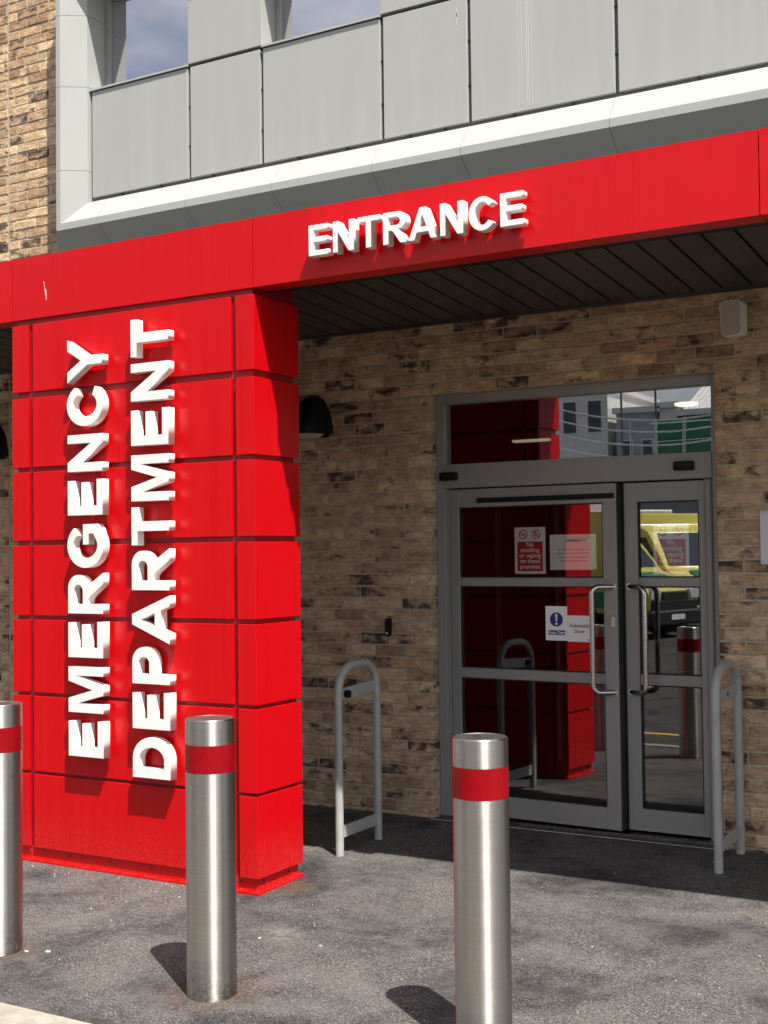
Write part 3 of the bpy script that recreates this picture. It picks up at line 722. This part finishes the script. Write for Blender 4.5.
LY0 = 7.148                     # front face of the leaves
def leaf(x0, x1, gx0, gx1, xf, hinge_left):
    z0, z1 = .022, 2.044
    bm = BM(); y0, y1 = LY0, LY0 + .052
    box(bm, x0, gx0, y0, y1, z0, z1, bev=.003); box(bm, gx1, x1, y0, y1, z0, z1, bev=.003)
    box(bm, gx0 - .001, gx1 + .001, y0 + .0015, y1, 1.931, z1 - .0005, bev=.002); box(bm, gx0 - .001, gx1 + .001, y0 + .0015, y1, z0 + .0005, .148, bev=.002)
    lf = obj('door_leaf', bm, M['frame'], door, xf=xf)
    for a, b in ((1.437, 1.489), (.865, .927)):
        bm = BM(); box(bm, gx0 + .0005, gx1 - .0005, y0 + .006, y1 - .004, a, b, bev=.003); obj('rail', bm, M['frame'], lf, xf=xf)
    bm = BM()
    for a, b in ((.149, .864), (.928, 1.436), (1.490, 1.930)):
        for (p, q, r, s) in ((gx0, gx0 + .007, a, b), (gx1 - .007, gx1, a, b), (gx0 + .007, gx1 - .007, a, a + .006), (gx0 + .007, gx1 - .007, b - .006, b)):
            box(bm, p + .0002, q - .0002, y0 + .009, y0 + .020, r, s)
    obj('glazing_gasket', bm, M['rubber'], lf, xf=xf)
    for a, b in ((.149, .864), (.928, 1.436), (1.490, 1.930)):
        bm = BM(); box(bm, gx0 + .001, gx1 - .001, y0 + .022, y0 + .030, a + .001, b - .001); obj('glass', bm, M['glass'], lf, xf=xf)
    return lf
HX = -3.668
LA = R(-3.3)
XL = Matrix.Translation((HX, LY0 + .05, 0)) @ Matrix.Rotation(LA, 4, 'Z') @ Matrix.Translation((-HX, -LY0 - .05, 0))
XR = Matrix.Identity(4)
lf = leaf(-3.668, -2.546, -3.606, -2.634, XL, True)
rf = leaf(-2.528, -2.046, -2.446, -2.083, XR, False)
bm = BM(); box(bm, -3.472, -2.556, LY0 - .014, LY0 + .001, 1.955, 1.985, bev=.005, seg=2); obj('slide_track', bm, M['black'], lf, xf=XL)
bm = BM(); box(bm, -2.5455, -2.5345, LY0 + .004, LY0 + .05, .025, 2.04); obj('edge_seal', bm, M['rubber'], lf, xf=XL)
bm = BM(); box(bm, -2.545, -2.5285, LY0 + .01, LY0 + .05, .025, 2.04); obj('edge_seal', bm, M['rubber'], rf)
bm = BM(); box(bm, -2.588, -2.564, LY0 - .004, LY0 + .001, 1.197, 1.262, bev=.0015); tube(bm, [(-2.576, LY0 - .012, 1.243), (-2.576, LY0, 1.243)], .0085, 16); obj('lock', bm, M['chrome'], lf, xf=XL)
def pull(mx, dx, xf, parent):
    z0, z1 = .822, 1.437; r = .0155; bx, by = mx + dx, LY0 - .085
    bm = BM(); pts = []
    d = Vector((dx, -.085, 0)); L = d.length; d.normalize(); rr = .045
    A = Vector((mx, LY0 + .004, z1)); 
    pts.append(A)
    c = Vector((bx, by, z1)) - d * rr + Vector((0, 0, -rr))
    for i in range(9): a = PI / 2 * (1 - i / 8); pts.append(c + d * rr * math.cos(a) + Vector((0, 0, rr * math.sin(a))))
    c = Vector((bx, by, z0)) - d * rr + Vector((0, 0, rr))
    for i in range(9): a = -PI / 2 * i / 8; pts.append(c + d * rr * math.cos(a) + Vector((0, 0, rr * math.sin(a))))
    pts.append(Vector((mx, LY0 + .004, z0)))
    tube(bm, pts, r, 18)
    for z in (z0, z1): tube(bm, [(mx, LY0 - .006, z), (mx, LY0 + .002, z)], .019, 20)
    obj('pull_handle', bm, M['chrome'], parent, xf=xf, smooth=True)
pull(-2.566, -.105, XL, lf)
pull(-2.500, .118, XR, rf)

# ------------------------------------------------------------------ notices on the glass
def put(bm, x, y, z): bm.transform(Matrix.Translation((x, y, z))); return bm
def no_smoking(x0, x1, z0, z1, y, xf, label):
    cx = (x0 + x1) / 2; w = x1 - x0; h = z1 - z0
    t = thing('no_smoking_sign', label, 'notice', tuple(xf @ Vector((cx, y, z0))))
    bm = BM(); box(bm, x0, x1, y, y + .0012, z0, z1); obj('backing', bm, M['paper'], t, xf=xf)
    bm = BM(); box(bm, x0 + w * .09, x1 - w * .09, y - .0006, y - .0001, z0 + h * .06, z0 + h * .69); p = obj('red_panel', bm, M['sticker_red'], t, xf=xf)
    bm = BM()
    for k, s in enumerate(('No', 'smoking', 'or vaping', 'on these', 'premises')):
        b = put(text_bm(s, w * .185, .0003, bold=.0006), cx, y - .0009, z0 + h * (.585 - k * .118)); merge(bm, b)
    obj('lettering', bm, M['paper'], p, xf=xf)
    for k, sx in enumerate((-.22, .20)):
        c = cx + sx * w; zc = z0 + h * .845; r = w * .135
        bm = BM(); ring(bm, c, zc, y - .0008, y - .0001, r * .80, r)
        b = BM(); box(b, -r * .9, r * .9, y - .0007, y - .0001, -r * .09, r * .09); b.transform(Matrix.Translation((c, 0, zc)) @ Matrix.Rotation(R(45), 4, 'Y')); merge(bm, b)
        sy = obj('prohibition_symbol', bm, M['sticker_red'], t, xf=xf)
        bm = BM()
        if k == 0:
            box(bm, c - r * .6, c + r * .35, y - .0005, y - .0001, zc - r * .18, zc + r * .02); box(bm, c + r * .42, c + r * .58, y - .0005, y - .0001, zc - r * .18, zc + r * .02)
            box(bm, c + r * .40, c + r * .50, y - .0005, y - .0001, zc + r * .08, zc + r * .42)
        else:
            b = BM(); box(b, -r * .6, r * .5, y - .0005, y - .0001, -r * .12, r * .12); b.transform(Matrix.Translation((c, 0, zc - r * .1)) @ Matrix.Rotation(R(-25), 4, 'Y')); merge(bm, b)
            disc(bm, c - r * .1, zc + r * .4, y - .0005, y - .0001, r * .22, 14)
        obj('pictogram', bm, M['ink'], sy, xf=xf)
    return t
GI = LY0 + .0335               # inner side of the leaf glass
GO = LY0 + .0205               # outer side
no_smoking(-3.232, -3.022, 1.512, 1.797, GI, XL, 'red and white no smoking or vaping notice inside the left door leaf')
no_smoking(-2.362, -2.152, 1.507, 1.802, GI, XR, 'red and white no smoking or vaping notice inside the narrow right door leaf')
t = thing('paper_notice', 'plain white paper notice with faint print beside the no smoking notice', 'notice', tuple(XL @ Vector((-2.83, GI, 1.535))))
bm = BM(); box(bm, -2.993, -2.690, GI, GI + .001, 1.536, 1.748); obj('sheet', bm, M['paper'], t, xf=XL)
bm = BM(); rr = random.Random(3)
def scribble(bm, cx, z, w, h, y):
    x = cx - w / 2
    while x < cx + w / 2:
        l = rr.uniform(.012, .03); box(bm, x, min(x + l, cx + w / 2), y - .0005, y - .0001, z, z + h); x += l + .006
scribble(bm, -2.842, 1.705, .10, .009, GI); obj('heading', bm, M['pink_ink'], t, xf=XL)
bm = BM()
for z, w in ((1.655, .20), (1.632, .215), (1.609, .19), (1.586, .17)): scribble(bm, -2.842, z, w, .006, GI)
obj('print', bm, M['grey_ink'], t, xf=XL)

t = thing('keep_clear_sticker', 'white sticker with blue exclamation disc reading Keep Clear on the left leaf glass', 'sticker', tuple(XL @ Vector((-2.95, GO, 1.11))))
bm = BM(); box(bm, -3.022, -2.878, GO - .0012, GO, 1.112, 1.318); obj('backing', bm, M['paper'], t, xf=XL)
bm = BM(); disc(bm, -2.950, 1.238, GO - .0018, GO - .0013, .043); d_ = obj('blue_disc', bm, M['sticker_blue'], t, xf=XL)
bm = BM(); prism(bm, [(-2.9575, 1.262), (-2.9425, 1.262), (-2.946, 1.226), (-2.954, 1.226)], 'y', GO - .0024, GO - .0019); disc(bm, -2.950, 1.264, GO - .0024, GO - .0019, .0085, 18); disc(bm, -2.950, 1.212, GO - .0024, GO - .0019, .0078, 18); obj('exclamation_mark', bm, M['paper'], d_, xf=XL)
bm = BM(); box(bm, -3.006, -2.894, GO - .0018, GO - .0013, 1.146, 1.173); k_ = obj('blue_strip', bm, M['sticker_blue'], t, xf=XL)
bm = put(text_bm('Keep Clear', .0235, .0003, bold=.0004), -2.950, GO - .0021, 1.1525); obj('lettering', bm, M['paper'], k_, xf=XL)
t = thing('automatic_door_sticker', 'white sticker reading Automatic Door partly behind the pull handle', 'sticker', tuple(XL @ Vector((-2.8, GO, 1.11))))
bm = BM(); box(bm, -2.877, -2.722, GO - .0012, GO, 1.108, 1.264); obj('backing', bm, M['paper'], t, xf=XL)
bm = BM()
for s, z in (('Automatic', 1.194), ('Door', 1.160)): merge(bm, put(text_bm(s, .031, .0003, bold=.0005), -2.800, GO - .0016, z))
obj('lettering', bm, M['ink'], t, xf=XL)
bm = BM(); box(bm, -2.750, -2.735, GO - .0017, GO - .0013, 1.120, 1.124); obj('mark', bm, M['sticker_red'], t, xf=XL)

# ------------------------------------------------------------------ dark lobby behind the glass
def wallbox(name, x0, x1, y0, y1, z0, z1, m): bm = BM(); box(bm, x0, x1, y0, y1, z0, z1); return struct(obj(name, bm, m))
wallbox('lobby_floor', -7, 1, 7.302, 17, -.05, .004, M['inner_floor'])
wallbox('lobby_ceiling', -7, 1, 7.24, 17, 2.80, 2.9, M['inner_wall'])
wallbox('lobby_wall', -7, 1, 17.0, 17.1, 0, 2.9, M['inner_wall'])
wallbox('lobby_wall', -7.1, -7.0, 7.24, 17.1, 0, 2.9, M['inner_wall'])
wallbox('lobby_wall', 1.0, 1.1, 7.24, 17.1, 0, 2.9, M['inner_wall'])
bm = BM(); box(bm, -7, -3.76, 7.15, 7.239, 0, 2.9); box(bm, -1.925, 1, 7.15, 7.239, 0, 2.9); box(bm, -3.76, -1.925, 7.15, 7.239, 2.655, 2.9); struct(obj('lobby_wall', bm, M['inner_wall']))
scr = thing('inner_screen', 'dim inner glazed screen with thin pale posts behind the door glass', 'screen', (-4.3, 9.4, 0))
for x in (-5.2, -4.42, -3.9):
    bm = BM(); box(bm, x, x + .03, 9.4, 9.45, .005, 2.3); obj('post', bm, M['frame'], scr)
bm = BM(); box(bm, -5.6, -3.2, 9.402, 9.448, 2.301, 2.36); obj('head_rail', bm, M['frame'], scr)
t = thing('ceiling_lamp', 'lit strip lamp on the lobby ceiling seen through the left of the fanlight', 'lamp', (-5.19, 11.94, 2.79))
bm = BM(); box(bm, -.20, .20, -.045, .045, -.022, .0, bev=.008); obj('diffuser', bm, M['dim_light'], t, local=True)
bm = BM(); box(bm, -.26, .26, -.075, .075, .0005, .0095); obj('tray', bm, M['frame'], t, local=True)
t = thing('ceiling_lamp', 'lit oval lamp on the lobby ceiling seen through the right of the fanlight', 'lamp', (-2.91, 9.71, 2.79))
bm = BM(); lathe(bm, [(0, -.020), (.085, -.018), (.09, -.008), (.09, 0), (0, 0)], n=32); obj('diffuser', bm, M['inner_light'], t, local=True, smooth=True)
bm = BM(); lathe(bm, [(0, .0005), (.10, .0005), (.10, .0095), (0, .0095)], n=32); obj('ring', bm, M['frame'], t, local=True)

# ------------------------------------------------------------------ things fixed to the brickwork
def bulkhead(x, z, label):
    t = thing('wall_light', label, 'wall light', (x, WY, z), group=None)
    bm = BM(); n, k = 20, 10; Rw, Rh, Dp = .15, .27, .20
    q = bmesh.new(); grid = []
    for i in range(n + 1):
        a = PI * i / n; row = []
        for j in range(k + 1):
            b = PI / 2 * j / k
            row.append(q.verts.new((-Rw * math.cos(a) * math.cos(b * .0 + 0) * (1 - .25 * math.sin(b)) , -Dp * math.sin(b) * (0.35 + .65 * math.sin(a)), Rh * math.sin(a) * math.cos(b) * 1.0)))
        grid.append(row)
    for i in range(n):
        for j in range(k): q.faces.new((grid[i][j], grid[i + 1][j], grid[i + 1][j + 1], grid[i][j + 1]))
    bmesh.ops.remove_doubles(q, verts=q.verts[:], dist=.0005); bmesh.ops.recalc_face_normals(q, faces=q.faces[:])
    bmesh.ops.solidify(q, geom=q.faces[:], thickness=.006); merge(bm, q)
    obj('hood', bm, M['black'], t, local=True, smooth=True)
    bm = BM(); q = bmesh.new(); bmesh.ops.create_uvsphere(q, u_segments=24, v_segments=12, radius=.1)
    q.transform(Matrix.Translation((0, -.062, .012)) @ Matrix.Diagonal((1.15, .6, .45, 1))); merge(bm, q); obj('lens', bm, M['lens'], t, local=True, smooth=True)
    bm = BM(); box(bm, -.12, .12, -.012, -.001, -.02, .10, bev=.003); obj('back_plate', bm, M['black'], t, local=True)
bulkhead(-4.615, 2.435, 'black hooded wall light on the brick just right of the red pillar')
bulkhead(-7.60, 2.435, 'black hooded wall light on the brick at the left edge of the picture')

t = thing('loudspeaker', 'small grey outdoor loudspeaker on the brick above the door corner', 'loudspeaker', (-1.82, WY, 2.92))
XS = Matrix.Translation((.012, -.10, -.012)) @ Matrix.Diagonal((.86, .9, .92, 1)) @ Matrix.Rotation(R(-9), 4, 'Z') @ Matrix.Rotation(R(4), 4, 'X')
def rr_pts(w, h, r, n=7, taper=0):
    P = []
    for cx, cz, a0 in ((w - r, h - r, 0), (-w + r, h - r, 90), (-w + r, -h + r, 180), (w - r, -h + r, 270)):
        for i in range(n): a = R(a0 + 90 * i / (n - 1)); x = cx + r * math.cos(a); z = cz + r * math.sin(a); P.append((x * (1 - taper * (.5 - z / (2 * h))), z))
    return P
bm = BM(); prism(bm, rr_pts(.075, .107, .036, taper=.10), 'y', -.03, .055); q = obj('cabinet', bm, M['speaker_rim'], t, local=True, xf=XS, smooth=True)
bm = BM(); prism(bm, rr_pts(.068, .100, .031, taper=.10), 'y', -.034, -.0302); obj('grille', bm, M['speaker'], t, local=True, xf=XS)
bm = BM(); box(bm, -.02, .045, -.008, 0, -.05, .05, bev=.003); box(bm, .008, .03, -.07, -.006, -.02, .02, bev=.003); obj('bracket', bm, M['speaker'], t, local=True)

t = thing('wall_sensor', 'small black door control fob on the brick left of the doors', 'door sensor', (-4.056, WY, 1.176))
bm = BM(); prism(bm, rr_pts(.020, .058, .018, taper=.18), 'y', -.034, -.001, bev=.004); obj('housing', bm, M['black'], t, local=True, smooth=True)
bm = BM(); box(bm, -.007, .007, -.036, -.033, -.042, -.030); obj('eye', bm, M['plate'], t, local=True)

t = thing('wall_plate', 'pale metal sign plate screwed to the brick at the right edge', 'sign', (-1.55, WY, 1.71))
bm = BM(); box(bm, -.158, .16, -.008, -.001, -.146, .146, bev=.0015); p_ = obj('plate', bm, M['plate'], t, local=True)
for x in (-.142, .144):
    for z in (-.13, .13):
        bm = BM(); q = bmesh.new(); bmesh.ops.create_uvsphere(q, u_segments=12, v_segments=6, radius=.007); q.transform(Matrix.Translation((x, -.008, z)) @ Matrix.Diagonal((1, .5, 1, 1))); merge(bm, q); obj('screw', bm, M['chrome'], p_, local=True, smooth=True)

# ------------------------------------------------------------------ guard hoops by the doors
def hoop(x, y0, y1, label, cap_on):
    t = thing('guard_hoop', label, 'guard rail', (x, (y0 + y1) / 2, gz((y0 + y1) / 2)), group='grey guard hoops beside the doors')
    z0 = gz((y0 + y1) / 2); hw = (y1 - y0) / 2; H = 1.035
    bm = BM(); pts = [(0, -hw, gz(y0) - z0 - .03)] + [(0, -hw + .155 * (1 - math.cos(PI / 2 * i / 12)), H - .155 + .155 * math.sin(PI / 2 * i / 12)) for i in range(13)] + [(0, hw - .155 * (1 - math.sin(PI / 2 * i / 12)), H - .155 + .155 * math.cos(PI / 2 * i / 12)) for i in range(13)] + [(0, hw, gz(y1) - z0 - .03)]
    tube(bm, pts, .0235, 20); obj('tube', bm, M['hoop'], t, local=True, smooth=True)
    bm = BM(); prism(bm, [(-hw + .022, .845), (hw - .022, .865), (hw - .022, .93), (-hw + .022, .91)], 'x', -.005, .005); up = obj('upper_plate', bm, M['hoop'], t, local=True)
    bm = BM(); box(bm, -.005, .005, -hw + .022, hw - .022, .085, .15); obj('lower_plate', bm, M['hoop'], t, local=True)
    bm = BM()
    if cap_on: tube(bm, [(.004, -hw + .07, .879), (.032, -hw + .07, .879)], .021, 20)
    else: tube(bm, [(.003, 0, .885), (.0075, 0, .885)], .011, 16)
    obj('door_stop' if cap_on else 'bolt_hole', bm, M['black'], up, local=True)
hoop(-3.797, 5.998, 6.42, 'grey tubular guard hoop between the red pillar and the doors', True)
hoop(-1.838, 6.542, 6.980, 'grey tubular guard hoop to the right of the doors', False)

# ------------------------------------------------------------------ bollards
BR = .0972
def make_bollard():
    t = thing('bollard', 'x', 'bollard', (0, 0, 0), group='stainless steel bollards along the kerb')
    h = 1.071; z0, z1 = .867, .973
    bm = BM(); lathe(bm, [(BR, -.05), (BR, z0 - .001), (BR - .0012, z0), (BR - .0012, z1), (BR, z1 + .001), (BR, h - .004), (BR - .004, h)], n=72); obj('post', bm, M['steel'], t, local=True, smooth=True)
    bm = BM(); lathe(bm, [(BR - .0045, h - .001), (BR - .006, h + .0005), (BR - .012, h + .0005), (BR - .014, h - .0012), (0, h - .0012)], n=72); obj('cap', bm, M['cap'], t, local=True, smooth=True)
    bm = BM(); lathe(bm, [(BR - .001, z0), (BR + .0006, z0), (BR + .0006, z1), (BR - .001, z1)], n=72); obj('reflective_band', bm, M['band'], t, local=True, smooth=True)
    return t
b0 = make_bollard(); by = 3.985
def copy_tree(o, parent=None):
    c = o.copy(); C.objects.link(c); c.parent = parent
    for ch in list(o.children): copy_tree(ch, c)
    return c
for i, (x, lab) in enumerate(((-4.284, 'steel bollard with red band at the left edge of the picture'), (-3.120, 'steel bollard with red band standing before the red pillar'), (-1.943, 'steel bollard with red band nearest the viewer, before the door'))):
    o = b0 if i == 0 else copy_tree(b0)
    o.location = (x, by, gz(by)); o.rotation_euler.z = i * .9; o['label'] = lab

# ------------------------------------------------------------------ what stands across the road (seen mirrored in the glass, save the long blocks)
def ambulance(x, y, rz, label):
    """front faces local +Y"""
    t = thing('ambulance', label, 'ambulance', (x, y, zr), rz, group='ambulances parked across the road')
    side = [(-3.0, .42), (2.25, .42), (2.62, .55), (2.68, .95), (2.55, 1.12), (1.75, 1.38), (.95, 2.28), (.7, 2.36), (.35, 2.42), (.28, 2.72), (-3.0, 2.72)]
    bm = BM(); prism(bm, side, 'x', -1.0, 1.0, bev=.06); body = obj('body', bm, M['yellow'], t, local=True, smooth=True)
    bm = BM(); nrm = Vector((0, .9, .8)).normalized()
    a, b = Vector((0, 1.69, 1.45)), Vector((0, 1.01, 2.215)); q = bmesh.new(); off = nrm * .012
    vv = [q.verts.new(p) for p in ((-.86, a.y + off.y, a.z + off.z), (.86, a.y + off.y, a.z + off.z), (.76, b.y + off.y, b.z + off.z), (-.76, b.y + off.y, b.z + off.z), (-.86, a.y - off.y, a.z - off.z), (.86, a.y - off.y, a.z - off.z), (.76, b.y - off.y, b.z - off.z), (-.76, b.y - off.y, b.z - off.z))]
    for f in ((0, 1, 2, 3), (7, 6, 5, 4), (0, 4, 5, 1), (1, 5, 6, 2), (2, 6, 7, 3), (3, 7, 4, 0)): q.faces.new([vv[k] for k in f])
    merge(bm, q); obj('windscreen', bm, M['carglass'], t, local=True)
    for s in (-1, 1):
        bm = BM(); prism(bm, [(.55, 1.42), (1.5, 1.42), (.9, 2.12), (.55, 2.12)], 'x', s * 1.0 - .012, s * 1.0 + .012); obj('side_window', bm, M['carglass'], t, local=True)
        bm = BM()
        for k in range(6): 
            if k % 2 == 0: box(bm, s * 1.0 - .008, s * 1.0 + .008, -2.95 + k * .8, -2.15 + k * .8, .9, 1.25)
            else: box(bm, s * 1.0 - .008, s * 1.0 + .008, -2.95 + k * .8, -2.15 + k * .8, .55, .899)
        obj('green_squares', bm, M['green'], t, local=True)
        bm = BM(); prism(bm, [(s * .55, 1.02), (s * .92, 1.05), (s * .95, .82), (s * .62, .80)], 'y', 2.50, 2.70, bev=.02); obj('headlight', bm, M['headlight'], t, local=True)
        bm = BM(); box(bm, s * 1.16 - .10, s * 1.16 + .10, 1.32, 1.42, 1.45, 1.82, bev=.02); obj('wing_mirror', bm, M['carblack'], t, local=True)
        for yy in (1.75, -1.9):
            bm = BM(); tube(bm, [(s * .76, yy, .35), (s * 1.01, yy, .35)], .35, 28); w = obj('wheel', bm, M['rubber'], t, local=True, smooth=True)
            bm = BM(); tube(bm, [(s * .78, yy, .35), (s * 1.02, yy, .35)], .21, 20); obj('rim', bm, M['rail'], w, local=True, smooth=True)
    bm = BM(); box(bm, -.98, .98, 2.45, 2.76, .28, .60, bev=.04); bp = obj('bumper', bm, M['carblack'], t, local=True)
    bm = BM(); box(bm, -.26, .26, 2.762, 2.772, .40, .51); obj('number_plate', bm, M['paper'], bp, local=True)
    bm = BM(); box(bm, -.86, .86, 2.55, 2.715, .585, .80, bev=.02); box(bm, -.5, .5, 2.60, 2.712, .70, .98, bev=.02); obj('grille', bm, M['carblack'], t, local=True)
    bm = BM(); prism(bm, [(1.95, 1.335), (2.45, 1.17), (2.45, 1.19), (1.95, 1.355)], 'x', -.5, .5); obj('bonnet_marking', bm, M['green'], t, local=True)
    bm = BM(); box(bm, -.7, .7, -.9, -.5, 2.72, 2.84, bev=.04); obj('light_bar', bm, M['headlight'], t, local=True)
ambulance(-10.7, -12.35, R(-75), 'yellow ambulance mirrored low in the narrow leaf, its bonnet pointing right')
ambulance(-9.8, -16.05, R(-50), 'yellow ambulance mirrored high in the narrow leaf, its windscreen to the right')

def block(name, label, x0, x1, y0, y1, h, m, storeys, cols):
    t = thing(name, label, 'building', ((x0 + x1) / 2, y1, 0))
    bm = BM(); box(bm, x0, x1, y0, y1, zr - .1, h); obj('wall', bm, M[m], t)
    bm = BM(); box(bm, x0 - .15, x1 + .15, y0 - .15, y1 + .15, h + .001, h + .25); obj('parapet', bm, M['far_white'], t)
    dh = h / storeys; dw = (x1 - x0) / cols
    for s in range(storeys):
        for c in range(cols):
            a = x0 + dw * (c + .2); bm = BM(); box(bm, a, a + dw * .6, y1 - .05, y1 + .03, dh * (s + .35), dh * (s + .85)); w = obj('window', bm, M['far_white'], t)
            bm = BM(); box(bm, a + .06, a + dw * .6 - .06, y1 + .031, y1 + .04, dh * (s + .35) + .06, dh * (s + .85) - .06); obj('pane', bm, M['carglass'], w)
block('clinic_block', 'tall white clinic block mirrored beside the red pillar in the fanlight', -23.5, -19.9, -47, -40, 8.9, 'far_white', 3, 3)
block('clinic_block', 'dark grey plant block mirrored in the middle of the fanlight', -19.5, -17.6, -46, -40, 7.75, 'far_grey', 1, 2)
block('clinic_block', 'small white block mirrored right of the grey plant block', -17.5, -16.7, -45, -40, 7.9, 'far_white', 1, 1)
block('clinic_block', 'dark clad clinic block mirrored at the right of the fanlight', -16.5, -8, -45, -40, 7.5, 'far_dark', 1, 5)
block('clinic_block', 'long grey clinic block, unseen across the road on the right, raised to shade the sky', -2, 24, -48, -36, 11, 'far_grey', 3, 10)  # out of view; height raised to hold back low sky light
block('clinic_block', 'long white clinic block, unseen across the road on the far left, made tall to shade the sky', -60, -27, -50, -36, 15.0, 'far_white', 4, 12)  # unseen block, made tall so less sky light reaches under the canopy
t = thing('metal_roof', 'pale ribbed roof mirrored at the top right corner of the fanlight', 'roof', (-12, -40, 7.8))
bm = BM()
for k in range(36): prism(bm, [(-39.9, 7.78), (-44.5, 9.8), (-44.5, 9.7), (-39.9, 7.68)], 'x', -16.4 + k * .24, -16.4 + k * .24 + .2)
obj('sheeting', bm, M['far_white'], t)
# raised ramp with curving rails in front of those blocks
t = thing('ramp_railing', 'galvanised curving ramp railing mirrored across the fanlight', 'railing', (-13, -30, zr))
bm = BM(); box(bm, -20, -9, -31.2, -29.6, zr, 4.7); obj('ramp', bm, M['far_grey'], t)
def rail_z(x): return 6.95 - .30 * (x + 18.2) + .035 * (x + 18.2) ** 2
for k in range(9):
    x = -18.4 + k * 1.0; bm = BM(); tube(bm, [(x, -30, 4.68), (x, -30, rail_z(x))], .025, 8); obj('upright', bm, M['rail'], t)
for dz in (0, -.42, -.9, -1.4):
    bm = BM(); tube(bm, [(-19 + i * .5, -30, rail_z(-19 + i * .5) + dz) for i in range(20)], .03, 8); obj('handrail', bm, M['rail'], t, smooth=True)
for (x, y, h) in ((-18.9, -39, 9.2), (-17.2, -38.6, 8.9)):
    t = thing('lamp_post', 'slim lamp post mirrored in the fanlight ' + ('left of the grey plant block' if x < -18 else 'before the small white block'), 'lamp post', (x, y, zr))
    bm = BM(); tube(bm, [(x, y, zr), (x, y, h - .4), (x + .1, y + .2, h), (x - .3, y + .5, h + .15)], .05, 8); obj('pole', bm, M['far_dark'], t)
    bm = BM(); box(bm, x - .6, x - .25, y + .4, y + .6, h + .1, h + .2, bev=.03); obj('lamp_head', bm, M['far_dark'], t)
t = thing('netted_scaffold', 'scaffold bay hung with green netting mirrored in the fanlight corner', 'scaffold', (-11, -33, zr))
bm = BM(); box(bm, -15.4, -10.4, -33.02, -33, 4.8, 6.6); obj('netting', bm, M['net'], t)
for x in (-15.4, -14.2, -13.0, -11.8):
    bm = BM(); tube(bm, [(x, -32.9, zr), (x, -32.9, 6.7)], .025, 8); obj('standard', bm, M['rail'], t)
for z in (5.0, 5.8, 6.5):
    bm = BM(); tube(bm, [(-15.6, -32.86, z), (-10.3, -32.86, z)], .025, 8); obj('ledger', bm, M['rail'], t)
